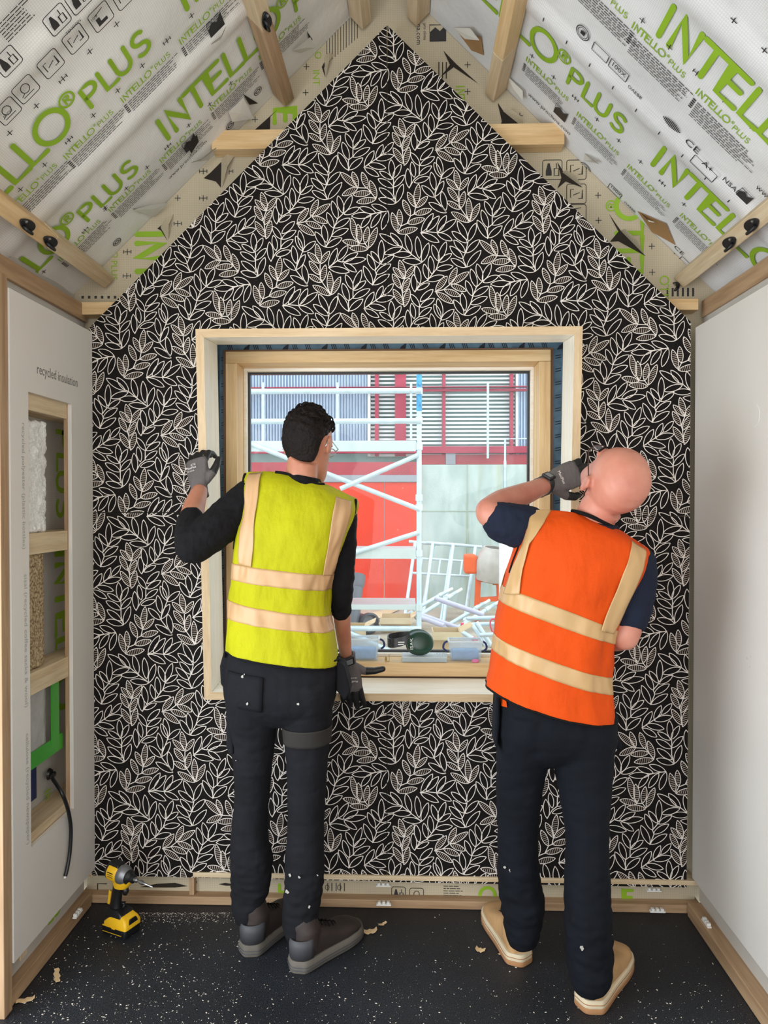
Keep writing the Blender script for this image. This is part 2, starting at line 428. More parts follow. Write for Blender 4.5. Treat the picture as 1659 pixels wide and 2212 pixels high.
mb = MB().box((-1.18, 2.632, 0.112), (sx - 0.012, 2.70, 0.126)); mb.build('ledge_strip', M['pine_x'], bb, bevel=0.001)
mb = MB().box((sx + 0.008, 2.622, 0.108), (1.02, 2.70, 0.124)); mb.build('ledge_strip', M['pine_x'], bb, bevel=0.001)
MB().box((sx - 0.012, 2.645, 0.0315), (sx + 0.006, 2.70, 0.126)).build('upright_post', M['rail_z'], bb, bevel=0.001)
bm_ = MB().box((-1.18, 2.672, 0.0315), (sx - 0.012, 2.68, 0.112)); bm_.build('fleece_strip', M['mem_gable'], bb)
bm_ = MB().box((sx + 0.006, 2.672, 0.0315), (1.03, 2.68, 0.108)); bm_.build('fleece_strip', M['mem_gable'], bb)

MB().box((-1.185, 2.08, 0.0505), (-1.172, 2.63, 0.15)).build('fleece_strip', M['mem_side'], WL)
MB().box((1.03, -1.2, 0.0505), (1.042, 2.63, 0.15)).build('fleece_strip', M['mem_side'], WR)
# white lining board, left, with the display opening
pY0, pY1 = 2.075, D - 0.004
oY0, oY1, oZ0, oZ1 = upx(64, 1300, XL).y, upx(157, 1300, XL).y, 0.42, 1.787
mb = MB()
def lb(y0, y1, z0, z1): mb.box((XL - 0.013, y0, z0), (XL, y1, z1))
lb(pY0, oY0, 0.133, 2.066); lb(oY1, pY1, 0.133, 2.066); lb(oY0, oY1, 0.133, oZ0); lb(oY0, oY1, oZ1, 2.066)
BL_ = mb.build('white_board', M['white_panel'], WL)
MB().box((XL - 0.16, 2.03, 0.0), (XL - 0.004, 2.073, 2.10)).build('door_post', M['rail_z'], WL, bevel=0.002)
# studs round the opening
st = lambda n, a, b, m: MB().box(a, b).build(n, M[m], WL, bevel=0.0015)
st('stud', (XL - 0.104, oY0 - 0.04, 0.10), (XL - 0.0135, oY0 - 0.001, 2.06), 'pine_z')
st('stud', (XL - 0.104, oY1 + 0.17, 0.10), (XL - 0.0135, oY1 + 0.20, 2.06), 'frame_z')
MB().box((XL - 0.026, oY1 - 0.002, oZ0), (XL - 0.0132, oY1 + 0.012, oZ1)).build('cut_edge', M['rail_z'], WL)
for z0, z1, d in ((oZ1 - 0.05, oZ1 + 0.03, 0.0), (1.297, 1.362, 0.0), (0.868, 0.936, 0.0), (oZ0 - 0.02, oZ0 + 0.028, 0.0)):
    st('cross_rail', (XL - 0.104, oY0, z0), (XL - 0.016, oY1 + 0.168, z1), 'pine_y')
st('inner_stud', (XL - 0.104, oY0, 0.936), (XL - 0.062, oY0 + 0.05, oZ1 - 0.05), 'frame_z')
# white lining boards, right
mb = MB().box((XR, 2.075, 0.133), (XR + 0.013, D - 0.004, 2.066)); WB1 = mb.build('white_board', M['white_panel'], WR, bevel=0.001)
mb = MB().box((XR, 0.85, 0.133), (XR + 0.013, 2.069, 2.066)); mb.build('white_board', M['white_panel'], WR, bevel=0.001)
mb = MB().box((XR, -1.2, 0.133), (XR + 0.013, 0.846, 2.066)); mb.build('white_board', M['white_panel'], WR, bevel=0.001)
# filler marks on the right board
c = upx(1630, 898, XR)
MB().lathe([(0.0335, 0), (0.0335, 0.0006), (0.031, 0.0012)], (XR, c.y, c.z), (-1, 0, 0), 28).build('filler_disc', M['white_panel'], WB1)
f_ = MB()
for (px, py, r) in ((1634, 893, .0022), (1614, 1422, .0025), (1620, 1440, .0015), (1622, 1418, .0015)):
    p = upx(px, py, XR); f_.lathe([(r, 0), (r, .0009)], (XR, p.y, p.z), (-1, 0, 0), 8)
f_.build('screw_marks', M['white_old'], WB1)
# lettering on the left board (looking from the room, reading runs away from the door)
tb = MB(); ex = V(0, 1, 0); ez = V(0, 0, 1); off = V(0.0006, 0, 0)
p = upx(79, 806, XL); put_text(tb, 'recycled insulation', 0.044, p + off, ex, ez, stretch=0.85)
tb.build('lettering', mat('grey_lettering', (112, 110, 108), 0.6), BL_)
tb = MB()
for (px, py, t, s_) in ((47, 912, 'recycled polyester (plastic bottles)', 0.0255), (52, 1240, 'sisal (recycled coffee sacks & wool)', 0.0265), (56, 1585, 'cellulose (recycled newspaper)', 0.0255)):
    p = upx(px, py, XL); put_text(tb, t, s_, p + off, -ez, ex, stretch=1.05)
tb.build('lettering', mat('pale_lettering', (168, 165, 162), 0.6), BL_)

# ---- what the display opening shows
xi = XL - 0.10
def oy(px): return upx(px, 1300, XL - 0.05).y
def wool(name, label, y0, y1, z0, z1, col, col2, amp, x0=-0.098, x1=-0.03, fs=34):
    mb = MB(); rings = []
    for i in range(25):
        z = z0 + (z1 - z0) * i / 24; r = []
        for k in range(28):
            a = 2 * PI * k / 28; cx_ = math.copysign(abs(math.cos(a)) ** 0.5, math.cos(a)); cy_ = math.copysign(abs(math.sin(a)) ** 0.5, math.sin(a))
            r.append(V(XL + (x0 + x1) / 2 + cx_ * (x1 - x0) / 2, (y0 + y1) / 2 + cy_ * (y1 - y0) / 2, z))
        rings.append(r)
    mb.loft(rings)
    me = fuse(mb, 0.006, 2, lambda co: amp * (noise.noise(co * fs) + 0.7 * noise.noise(co * fs * 3)))
    m, nt, b = base_mat(name + '_fibre', 0.95, 0, 0.1); v = coords(nt)
    nt.links.new(ramp2(nt, nz(nt, v, 120, 4), lin(col2), lin(col), 0.35, 0.6), b.inputs['Base Color'])
    bump(nt, b, nz(nt, v, 160, 5), 0.9, 0.006)
    o = V(XL + x0, (y0 + y1) / 2, z0); me.transform(Matrix.Translation(-o)); me.materials.clear()
    return tag(link_mesh(name, me, m, None, o, True), label, 'insulation', 'insulation samples in the wall opening')
wool('polyester_wool', 'white fluffy polyester wool in the top bay of the wall opening', oY0 + 0.052, oY0 + 0.185, 1.364, 1.71, (250, 249, 246), (232, 230, 226), 0.008)
wool('sisal_wool', 'brown flecked sisal wool in the middle bay of the wall opening', oY0 + 0.052, oY0 + 0.165, 0.938, 1.296, (196, 172, 138), (120, 98, 72), 0.004, fs=60)
bagm = mat('clear_bag', (176, 174, 170), 0.25, var=0.1, scale=20, bmp=0.4, bscale=30, bdist=0.01)
bag = MB()
rings = [[V(XL - 0.07 + math.cos(a) * 0.03, oY0 + 0.105 + math.copysign(abs(math.sin(a)) ** 0.4, math.sin(a)) * 0.1, z) for a in [2 * PI * k / 24 for k in range(24)]] for z in [0.65 + 0.21 * i / 10 for i in range(11)]]
bag.loft(rings)
t = thing('cellulose_bag', 'clear plastic bag of grey cellulose edged with green tape in the lowest bay', 'insulation', (XL - 0.07, oY0 + 0.1, 0.62), 'insulation samples in the wall opening')
bag.build('bag', bagm, t, smooth='auto')
gt = mat('green_tape', (58, 158, 44), 0.35, var=0.08)
MB().box((XL - 0.038, oY0 + 0.004, 0.628), (XL - 0.034, oY1 - 0.005, 0.68)).box((XL - 0.036, oY0 + 0.20, 0.66), (XL - 0.032, oY0 + 0.25, 0.864)).build('tape', gt, t)
t = thing('cable_grommet', 'dark blue sealing patch below the green tape, cable passing through it', 'grommet', (XL - 0.09, oY0 + 0.06, 0.5))
MB().box((XL - 0.096, oY0 + 0.004, 0.485), (XL - 0.09, oY0 + 0.21, 0.622)).build('patch', mat('blue_patch', (36, 48, 92), 0.5, var=0.15, scale=40), t)
ctr = upx(106, 1672, XL - 0.088)
MB().lathe([(0.02, 0), (0.016, 0.008), (0.009, 0.012), (0.009, 0.02)], ctr, (1, 0, 0), 18).build('collar', M['black_plastic'], t)
path = [ctr + V(0.018, 0, 0)] + [upx(px, py, XL + o) for px, py, o in ((113, 1680, -0.045), (122, 1694, -0.02), (135, 1716, 0.008), (147, 1750, 0.014), (153, 1790, 0.014), (151, 1838, 0.012), (146, 1872, 0.010), (141, 1893, 0.008))]
def smooth_path(pts, n=6):
    out = []; P_ = [pts[0]] + list(pts) + [pts[-1]]
    for i in range(1, len(P_) - 2):
        p0, p1, p2, p3 = P_[i - 1:i + 3]
        for k in range(n):
            t_ = k / n
            out.append(0.5 * ((2 * p1) + (p2 - p0) * t_ + (2 * p0 - 5 * p1 + 4 * p2 - p3) * t_ ** 2 + (3 * p1 - p0 - 3 * p2 + p3) * t_ ** 3))
    out.append(pts[-1]); return out
t = thing('power_cable', 'black power cable hanging out of the opening in the left white board', 'cable', path[-1])
MB().tube(smooth_path(path), 0.0062, 10).build('sheath', M['black_plastic'], t, smooth=True)
e = path[-1]; MB().tube([e, e + (path[-1] - path[-2]).normalized() * 0.006], 0.004, 10).build('cut_end', M['white_plastic'], t)
# prints on the fleece behind the opening
tb = MB(); xf_ = XL - 0.104
hh = upx(151, 1000, xf_).y - upx(121, 1000, xf_).y
logo(tb, upx(121, 925, xf_), -ez, ex, hh, part='PLUS')
logo(tb, upx(118, 1190, xf_), -ez, ex, hh * 1.15, part='INTELLO')
logo(tb, upx(97, 1710, xf_ + .012), -ez, ex, 0.04, part='INT')
logo(tb, V(-1.1715, 2.36, 0.075), ex, ez, 0.06, part='LO')
tb.build('green_print', M['print_green'], WL)

# ---- roof battens
BAT = {}
def batten(key, side, px, py, y0, y1, label, mk, w=0.045, h=0.07, dy=0):
    p = up(px, py, 2.70); U, N = (UL, NL) if side == 'L' else (UR, NR); A = A_L if side == 'L' else A_R
    u = (p - A).dot(U); base = A + U * u + N * (h / 2 + 0.004)
    a = V(base.x, y0, base.z); b = V(base.x, y1, base.z)
    o = MB().beam(a, b, w, h, N).build('roof_batten', M[mk], bevel=0.003)
    tag(o, label, 'batten', 'timber battens under the roof sheets'); BAT[key] = (base, U, N, w, h); return o
batten('ll', 'L', 236, 612, 2.262, 2.70, 'weathered timber batten piece above the left eave, ending at the gable wall', 'pine_y', w=0.05)
batten('ll2', 'L', 240, 618, -1.2, 2.258, 'pale timber batten with two black clips, above the top of the left white board', 'frame_y', w=0.05)
batten('lm', 'L', 621, 216, 2.272, 2.70, 'brown stained short batten halfway up the left roof slope, touching the gable', 'rail_y')
batten('lm2', 'L', 621, 216, -1.2, 2.268, 'pale batten with one black clip, halfway up the left roof slope', 'pine_y')
batten('lt', 'L', 784, 46, -1.2, 2.70, 'timber batten left of the ridge at the top edge of the photo', 'pine_y')
batten('rt', 'R', 880, 58, -1.2, 2.70, 'timber batten right of the ridge at the top edge of the photo', 'pine_y')
batten('rm', 'R', 1050, 218, 2.452, 2.70, 'pale short batten halfway up the right roof slope, touching the gable', 'pine_y')
batten('rm2', 'R', 1050, 218, -1.2, 2.448, 'orange toned batten halfway up the right roof slope, butted to a paler piece', 'frame_y')
batten('rl', 'R', 1458, 620, -1.2, 2.70, 'pale timber batten with three black clips above the right eave', 'pine_y', w=0.05)
def clip(key, px, py, side, label):
    base, U, N, w, h = BAT[key]; face = base + N * (h / 2)
    p = upp(px, py, face, N)
    p = V(face.x, p.y, face.z) + N * 0.0005
    t = thing('cable_clip', label, 'clip', p, 'black clips screwed to the roof battens')
    Y_ = V(0, 1, 0); mt = Matrix((Y_, U, N)).transposed()
    pl = MB(); outl = [(0.036 * math.cos(a), 0.017 * math.sin(a) * (1 + 0.25 * math.cos(a))) for a in [2 * PI * k / 24 for k in range(24)]]
    pl.prism([p + mt @ V(x, y, 0) for x, y in outl], N * 0.006); pl.build('plate', M['black_plastic'], t, bevel=0.0015)
    lp = MB().tube([p + mt @ V(0.026, -0.010, 0.006), p + mt @ V(0.018, -0.010, 0.020), p + mt @ V(-0.006, -0.010, 0.020), p + mt @ V(-0.014, -0.008, 0.006)], 0.005, 8)
    lp.build('strap_loop', M['black_plastic'], t, smooth=True)
    MB().lathe([(0.0045, 0.006), (0.0045, 0.0085), (0.002, 0.0095)], p + mt @ V(-0.018, 0.006, 0), N, 12).build('screw', M['steel'], t)
clip('ll2', 32, 509, 'L', 'black clip on the left eave batten, the one nearer the photo edge')
clip('ll2', 86, 541, 'L', 'black clip on the left eave batten, beside the batten joint')
clip('lm2', 578, 38, 'L', 'black clip on the batten halfway up the left roof slope')
clip('rl', 1630, 487, 'R', 'black clip on the right eave batten, nearest the photo edge')
clip('rl', 1582, 526, 'R', 'black clip on the right eave batten, middle of its three')
clip('rl', 1456, 613, 'R', 'black clip on the right eave batten, at its end by the leaf boards')

# ================================================================== leaf-patterned boards on the back wall
# one repeat of the pattern: stem points, leaves (base, tip), hatched or not; units of 1/4.608 photo pixel from the board seam
SPR = [
 (1, [(170,540),(152,390),(140,355),(175,262)], [((175,262),(125,75)),((172,262),(60,150)),((176,262),(275,130)),((135,358),(55,212)),((158,400),(228,255)),((160,522),(62,365)),((175,540),(222,360))]),
 (0, [(280,1795),(322,1725),(405,1680),(490,1572),(515,1500)], [((515,1495),(590,1300)),((515,1495),(450,1330)),((518,1503),(645,1420)),((450,1622),(430,1440)),((490,1575),(660,1545)),((405,1672),(370,1518)),((402,1686),(570,1640)),((325,1716),(290,1535)),((300,1775),(425,1710)),((278,1795),(262,1620))]),
 (1, [(480,395),(560,375),(625,325)], [((485,385),(600,240)),((620,320),(695,155)),((635,320),(815,200)),((635,325),(790,390)),((570,375),(730,440)),((490,400),(660,510))]),
 (0, [(770,630),(830,520),(855,440),(890,352),(950,295)], [((945,295),(895,120)),((950,290),(1035,118)),((955,305),(1110,240)),((890,350),(835,170)),((855,440),(1015,345)),((850,440),(785,285)),((830,522),(1000,450)),((778,585),(745,405)),((766,628),(665,475)),((775,632),(935,540))]),
 (0, [(220,765),(270,680),(320,640),(322,550),(330,535)], [((330,490),(460,370)),((325,545),(235,415)),((330,545),(475,460)),((318,640),(445,550)),((272,660),(245,505)),((270,710),(420,660)),((222,765),(205,570))]),
 (0, [(590,1012),(478,865),(480,820),(535,680),(543,655)], [((545,650),(505,460)),((535,662),(470,515)),((540,675),(670,570)),((475,790),(440,610)),((480,850),(565,700)),((470,860),(345,742)),((585,992),(545,800)),((588,1015),(415,910))]),
 (1, [(825,1105),(740,985),(715,930),(715,800)], [((715,785),(680,595)),((710,790),(590,680)),((720,795),(810,670)),((707,905),(605,765)),((730,975),(770,805)),((728,980),(595,900)),((822,1095),(810,870)),((830,1105),(920,925)),((818,1112),(640,1008))]),
 (1, [(1200,645),(1165,600),(1110,600),(1085,565)], [((1075,560),(1030,340)),((1115,590),(1095,405)),((1165,600),(1195,430)),((1205,640),(1285,440)),((1110,605),(940,568)),((1195,655),(1010,640))]),
 (0, [(800,835),(885,768),(940,780)], [((805,825),(885,640)),((890,765),(995,615)),((940,775),(1095,690)),((960,785),(1175,750)),((950,790),(1080,880)),((805,838),(1010,880))]),
 (1, [(105,1205),(140,1140),(200,1115),(235,1040),(270,1025),(285,955)], [((285,945),(315,725)),((283,955),(205,805)),((290,960),(405,850)),((230,1040),(160,880)),((275,1025),(445,980)),((205,1115),(375,1070)),((135,1140),(120,975)),((100,1195),(50,1005)),((110,1210),(305,1165))]),
 (0, [(335,1210),(400,1200),(500,1210)], [((342,1205),(460,1018)),((395,1195),(520,1045)),((500,1205),(590,1040)),((510,1210),(690,1080)),((500,1215),(650,1290)),((340,1215),(520,1305))]),
 (0, [(790,1555),(755,1470),(780,1415),(805,1310)], [((800,1285),(700,1095)),((808,1300),(885,1120)),((800,1315),(645,1200)),((778,1412),(665,1285)),((788,1415),(920,1285)),((757,1470),(625,1345)),((785,1557),(635,1470)),((795,1555),(935,1390))]),
 (0, [(1000,1275),(1000,1170),(1045,1135),(1045,1065)], [((1045,1055),(970,905)),((1048,1055),(1130,860)),((1050,1062),(1175,970)),((1045,1142),(1215,1050)),((1002,1168),(940,990)),((1005,1268),(1145,1150)),((998,1270),(895,1090))]),
 (1, [(1275,1558),(1190,1450),(1095,1445)], [((1085,1440),(920,1290)),((1095,1440),(1040,1285)),((1190,1455),(1135,1290)),((1278,1550),(1215,1375)),((1095,1445),(935,1520)),((1225,1495),(1045,1515)),((1275,1560),(1080,1590))]),
 (0, [(1240,1012),(1280,910),(1265,865),(1320,800)], [((1325,785),(1330,565)),((1315,797),(1225,675)),((1325,805),(1455,720)),((1265,868),(1190,705)),((1275,905),(1425,805)),((1240,1008),(1150,820)),((1245,1010),(1410,905))]),
 (0, [(1155,1245),(1265,1170),(1345,1112)], [((1160,1240),(1255,1080)),((1275,1160),(1345,1020)),((1348,1110),(1450,1000)),((1275,1170),(1455,1130)),((1195,1212),(1375,1255)),((1160,1250),(1305,1335))]),
 (0, [(1475,1602),(1450,1510),(1450,1370),(1442,1355)], [((1440,1355),(1425,1170)),((1445,1358),(1525,1220)),((1438,1365),(1310,1285)),((1450,1442),(1560,1325)),((1450,1450),(1295,1360)),((1478,1598),(1545,1415)),((1455,1562),(1305,1450)),((1470,1605),(1300,1555))]),
 (0, [(1395,1680),(1270,1700),(1215,1718)], [((1392,1680),(1230,1615)),((1270,1697),(1110,1640)),((1230,1717),(1030,1725)),((1225,1715),(1125,1845)),((1325,1697),(1225,1845)),((1397,1685),(1335,1865))]),
 (0, [(350,1502),(240,1420),(155,1350),(110,1330)], [((120,1338),(-75,1215)),((155,1348),(35,1208)),((240,1410),(190,1222)),((150,1358),(-30,1415)),((325,1465),(300,1245)),((350,1500),(415,1310)),((250,1422),(60,1425)),((345,1505),(155,1480))]),
]
seam_p = up(836, 240, D); KP = (up(900, 300, D) - up(836, 300, D)).length / 64 / 4.608
def s2w(p): return Vector((seam_p.x + p[0] * KP, seam_p.z - p[1] * KP))
V1 = Vector((1385 * KP, 690 * KP)); V2 = Vector((0, 1402 * KP))   # V1: right and half a drop (down is minus z)
def leaf_outline(b, t, n=9):
    ax = t - b; L = ax.length; d = ax / L; nn = Vector((-d.y, d.x)); w = min(0.33 * L, 0.0185 + 0.04 * L)
    hs = [(4 * (k / n) * (1 - k / n)) ** 0.8 * w / 2 for k in range(n + 1)]
    R_ = [b + d * (L * k / n) + nn * hs[k] for k in range(n + 1)]; L_ = [b + d * (L * k / n) - nn * hs[k] for k in range(n + 1)]
    return R_, L_, d, nn, L, w
def sprig_geo(mb, hatch, stem, leaves, sh):
    o = V(0, D - 0.0006, 0); ux = V(1, 0, 0); uz = V(0, 0, 1); LW = 0.0025
    st = [s2w(p) + sh for p in stem]
    stroke(mb, [(p.x, p.y) for p in st], 0.0030, o, ux, uz)
    for (b, t) in leaves:
        b = s2w(b) + sh; t = s2w(t) + sh
        R_, L_, d, nn, L, w = leaf_outline(b, t)
        stroke(mb, [(p.x, p.y) for p in R_], LW, o, ux, uz, caps=False)
        stroke(mb, [(p.x, p.y) for p in L_], LW, o, ux, uz, caps=False)
        if hatch:
            nb = max(6, int(L / 0.0062))
            for k in range(1, nb):
                f = (k + 0.15) / nb; h = (4 * f * (1 - f)) ** 0.8 * w / 2 - 0.0022
                if h < 0.002: continue
                c_ = b + d * (L * f)
                j = nn * h; wv = d * (0.0009)
                pts = [c_ + j - wv, c_ + j + wv, c_ - j + wv, c_ - j - wv]
                mb.add([o + ux * p.x + uz * p.y + V(0, .0003, 0) for p in pts], [(0, 1, 2, 3)], 1)
q = lambda px, py: (lambda p: (p.x, p.z))(up(px, py, D))
bBL, bTL, bAP, bTR, bBR = q(197, 1891), q(193, 708), q(833, 55), q(1492, 695), q(1483, 1917)
seam_x = q(836, 400)[0]; seam_z = q(300, 1107)[1]; ap_l = bAP[1]
hx0, hx1, hz0, hz1 = LXC - 0.656, LXC + 0.656, LZ0 - 0.004, LZ0 + 1.306
g_ = 0.0015
BOARDS = [
 ('L', [bTL, (seam_x - g_, ap_l), (seam_x - g_, hz1), (hx0, hz1), (hx0, seam_z + g_), (bTL[0], seam_z + g_)]),
 ('R', [(seam_x + g_, ap_l), bTR, (bTR[0], seam_z - 0.012 + g_), (hx1, seam_z - 0.012 + g_), (hx1, hz1), (seam_x + g_, hz1)]),
 ('L', [(bTL[0], seam_z - g_), (hx0, seam_z - g_), (hx0, hz0), (seam_x - g_, hz0), (seam_x - g_, bBL[1] - 0.004), bBL]),
 ('R', [(hx1, seam_z - 0.012 - g_), (bTR[0], seam_z - 0.012 - g_), bBR, (seam_x + g_, bBL[1] - 0.006), (seam_x + g_, hz0), (hx1, hz0)]),
]
def hull_planes(poly):
    # outer bounding planes only (the notch round the window stays, hidden behind the lining)
    cx_ = sum(p[0] for p in poly) / len(poly); cz_ = sum(p[1] for p in poly) / len(poly); out = []
    for i in range(len(poly)):
        a = Vector(poly[i]); b = Vector(poly[(i + 1) % len(poly)]); e = b - a
        if e.length < 1e-6: continue
        n_ = Vector((e.y, -e.x)).normalized()
        s_ = [(Vector(p) - a).dot(n_) for p in poly]
        if max(s_) < 1e-4: out.append((a, n_))
        elif min(s_) > -1e-4: out.append((a, -n_))
    return out
for bi, (sd, poly) in enumerate(BOARDS):
    b = MB().prism([V(x, D, z) for x, z in poly], (0, 0.013, 0)).build('leaf_board', M['board_black'], WB)
    xs = [p[0] for p in poly]; zs = [p[1] for p in poly]
    planes = hull_planes(poly); mb = MB()
    for i in range(-6, 7):
        for j in range(-8, 9):
            sh = Vector((V1.x * i, -V1.y * i - V2.y * j))
            for (hatch, stem, leaves) in SPR:
                p0 = s2w(stem[0]) + sh; R_ = 0.21
                if not (min(xs) - R_ < p0.x < max(xs) + R_ and min(zs) - R_ < p0.y < max(zs) + R_): continue
                if any((p0 - a).dot(n_) > R_ for a, n_ in planes): continue
                if hx0 + R_ < p0.x < hx1 - R_ and hz0 + R_ < p0.y < hz1 - R_: continue
                sprig_geo(mb, hatch, stem, leaves, sh)
    me = bpy.data.meshes.new('leaf_print'); me.from_pydata([tuple(p) for p in mb.v], [], mb.f)
    for p, mi in zip(me.polygons, mb.m): p.material_index = mi
    bm = bmesh.new(); bm.from_mesh(me)
    for a, n_ in planes:
        bmesh.ops.bisect_plane(bm, geom=bm.verts[:] + bm.edges[:] + bm.faces[:], plane_co=(a.x, 0, a.y), plane_no=(n_.x, 0, n_.y), clear_outer=True)
    # window opening
    dl = [f for f in bm.faces if hx0 < f.calc_center_median().x < hx1 and hz0 < f.calc_center_median().z < hz1]
    bmesh.ops.delete(bm, geom=dl, context='FACES')
    for f in bm.faces:
        if f.normal.y > 0: f.normal_flip()
    bm.to_mesh(me); bm.free()
    link_mesh('leaf_print', me, [M['leaf_line'], M['leaf_hatch']], b, ORG[b])

# ================================================================== prints on the roof sheets and the gable fleece
def sheet(side, off=0.0022):
    A, U, N = (A_L, UL, NL) if side == 'L' else (A_R, UR, NR)
    ux = U if side == 'L' else -U
    uy = V(0, -1, 0)
    def at(px, py):
        u, y = roof_px(side, px, py); return roof(side, u, y, off + max(0, bulge(y)))
    return at, ux, uy, N
def fine_print(mb, o, ux, uy, w, rows, rh=0.0085, seed=0, mi=0, indent=True):
    rr = random.Random(seed)
    for r in range(rows):
        x = 0.0; y = -r * rh
        if indent and r < 5: mb.add([o + ux * a + uy * b for a, b in ((-0.016, y), (-0.005, y), (-0.005, y + 0.0045), (-0.016, y + 0.0045))], [(0, 1, 2, 3)], mi)
        lim = w * (0.75 + 0.25 * rr.random())
        while x < lim:
            l = min(0.008 + 0.016 * rr.random(), lim - x)
            mb.add([o + ux * a + uy * b for a, b in ((x, y), (x + l, y), (x + l, y + 0.0026), (x, y + 0.0026))], [(0, 1, 2, 3)], mi)
            x += l + 0.003
def plus(mb, o, ux, uy, s=0.02, mi=0, dbl=False):
    stroke(mb, [(-s / 2, 0), (s / 2, 0)], 0.0026, o, ux, uy, mi, caps=False); stroke(mb, [(0, -s / 2), (0, s / 2)], 0.0026, o, ux, uy, mi, caps=False)
    if dbl:
        for a in (-0.62, 0.62): stroke(mb, [(a * s, -0.006), (a * s, 0.006)], 0.003, o, ux, uy, mi, caps=False)
def small_logo(mb, o, ux, uy, h=0.024):
    w = logo(mb, o, ux, uy, h, part='INTELLO', wt=0.14)
    logo(mb, o + ux * (w + 0.1 * h) + uy * h * 0.62, ux, uy, h * 0.42, part='R', wt=0.2)
    logo(mb, o + ux * (w + 0.55 * h), ux, uy, h * 0.78, part='PLUS', wt=0.13)
def big_line(mb, o, ux, uy, h=0.128, n0=-1, n1=2, per=0.97):
    """o = start of an INTELLO word; the words repeat along the slope"""
    for k in range(n0, n1):
        p = o + ux * per * k
        w = 0.93 * logo(mb, p, ux * 0.93, uy, h, part='INTELLO', wt=0.145)
        logo(mb, p + ux * (w - 0.004) + uy * h * 0.50, ux, uy, h * 0.52, part='R', wt=0.16)
        logo(mb, p + ux * (w + 0.052), ux * 0.98, uy, h * 0.69, part='PLUS', wt=0.16)
def rbox(mb, o, ux, uy, w, h, r=0.008, lw=0.0024, mi=0):
    pts = arc(w - r, h - r, r, r, 0, 90, 4) + arc(r, h - r, r, r, 90, 180, 4) + arc(r, r, r, r, 180, 270, 4) + arc(w - r, r, r, r, 270, 360, 4)
    stroke(mb, pts, lw, o, ux, uy, mi, closed=True)
def icon(mb, o, ux, uy, kind, s=0.06):
    rbox(mb, o, ux, uy, s, s)
    k = s / 0.06; lw = 0.0026
    q_ = lambda pts, cl=False: stroke(mb, [(a * k, b * k) for a, b in pts], lw, o, ux, uy, 0, closed=cl, caps=False)
    if kind == 0:
        mb.add([o + ux * a * k + uy * b * k for a, b in ((0.010, 0.012), (0.028, 0.012), (0.028, 0.026), (0.022, 0.050), (0.016, 0.050), (0.010, 0.026))], [(0, 1, 2, 3, 4, 5)])
        q_([(0.036, 0.012), (0.050, 0.012), (0.050, 0.034), (0.036, 0.034)], True); q_([(0.043, 0.034), (0.043, 0.050)])
    elif kind == 1:
        q_([(0.012, 0.018), (0.012, 0.044), (0.022, 0.044)]); q_([(0.036, 0.016), (0.048, 0.016), (0.048, 0.042)]); q_([(0.020, 0.026), (0.040, 0.034)])
    elif kind == 2:
        mb.add([o + ux * a * k + uy * b * k for a, b in ((0.014, 0.010), (0.044, 0.010), (0.044, 0.020), (0.026, 0.020), (0.026, 0.034), (0.014, 0.034))], [(0, 1, 2, 3, 4, 5)]); q_([(0.016, 0.044), (0.044, 0.050)])
    else:
        q_(arc(0.03, 0.034, 0.012, 0.014, 0, 350, 14), True); q_([(0.010, 0.018), (0.022, 0.024)]); q_([(0.012, 0.012), (0.046, 0.012)])
def logo_square(mb, o, ux, uy, s=0.05):
    """dark square with a folded sheet left blank in its upper corner"""
    pts = [(0, 0), (s, 0), (s, s), (s * 0.62, s * 0.62), (s * 0.34, s * 0.86), (0, s * 0.55)]
    mb.add([o + ux * a + uy * b for a, b in pts], [(0, 1, 2, 3, 4, 5)])
    stroke(mb, [(0, s * 0.55), (0, s), (s, s)], 0.0016, o, ux, uy, caps=False)

GRN, BLK = MB(), MB()
# ---- left slope
at, ux, uy, N_ = sheet('L')
o1 = at(360, 306); big_line(GRN, o1, ux, uy, 0.125, -1, 2)
o2 = at(403, 36); u2, y2 = roof_px('L', 22, 411)
o2 = V(o2.x, y2, o2.z); big_line(GRN, o2, ux, uy, 0.125, -2, 1)
yb = y2 - 0.46
big_line(GRN, o2 + V(0, yb - o2.y, 0) + ux * 0.45, ux, uy, 0.125, -2, 1)
for (px, py) in ((22, 460), (143, 345), (265, 222), (390, 97)):
    o = at(px, py); small_logo(GRN, o, ux, uy, 0.026); fine_print(BLK, o - uy * 0.016 + ux * 0.012, ux, uy, 0.215, 6, seed=px)
for (px, py) in ((130, 565), (238, 458), (348, 352), (455, 240), (560, 130)):
    o = at(px, py); small_logo(GRN, o, ux, uy, 0.026); fine_print(BLK, o - uy * 0.016 + ux * 0.012, ux, uy, 0.215, 7, seed=px)
def plus_row(side, p0, n0, n1, step=0.0985, every=4):
    at_, ux_, uy_, N__ = sheet(side); o = at_(*p0)
    for k in range(n0, n1): plus(BLK, o + ux_ * step * k, ux_, uy_, dbl=(k % every == 2))
plus_row('L', (20, 286), -4, 8); plus_row('L', (43, 408), -3, 8); plus_row('L', (272, 406), -5, 6); plus_row('L', (226, 447), 0, 1)
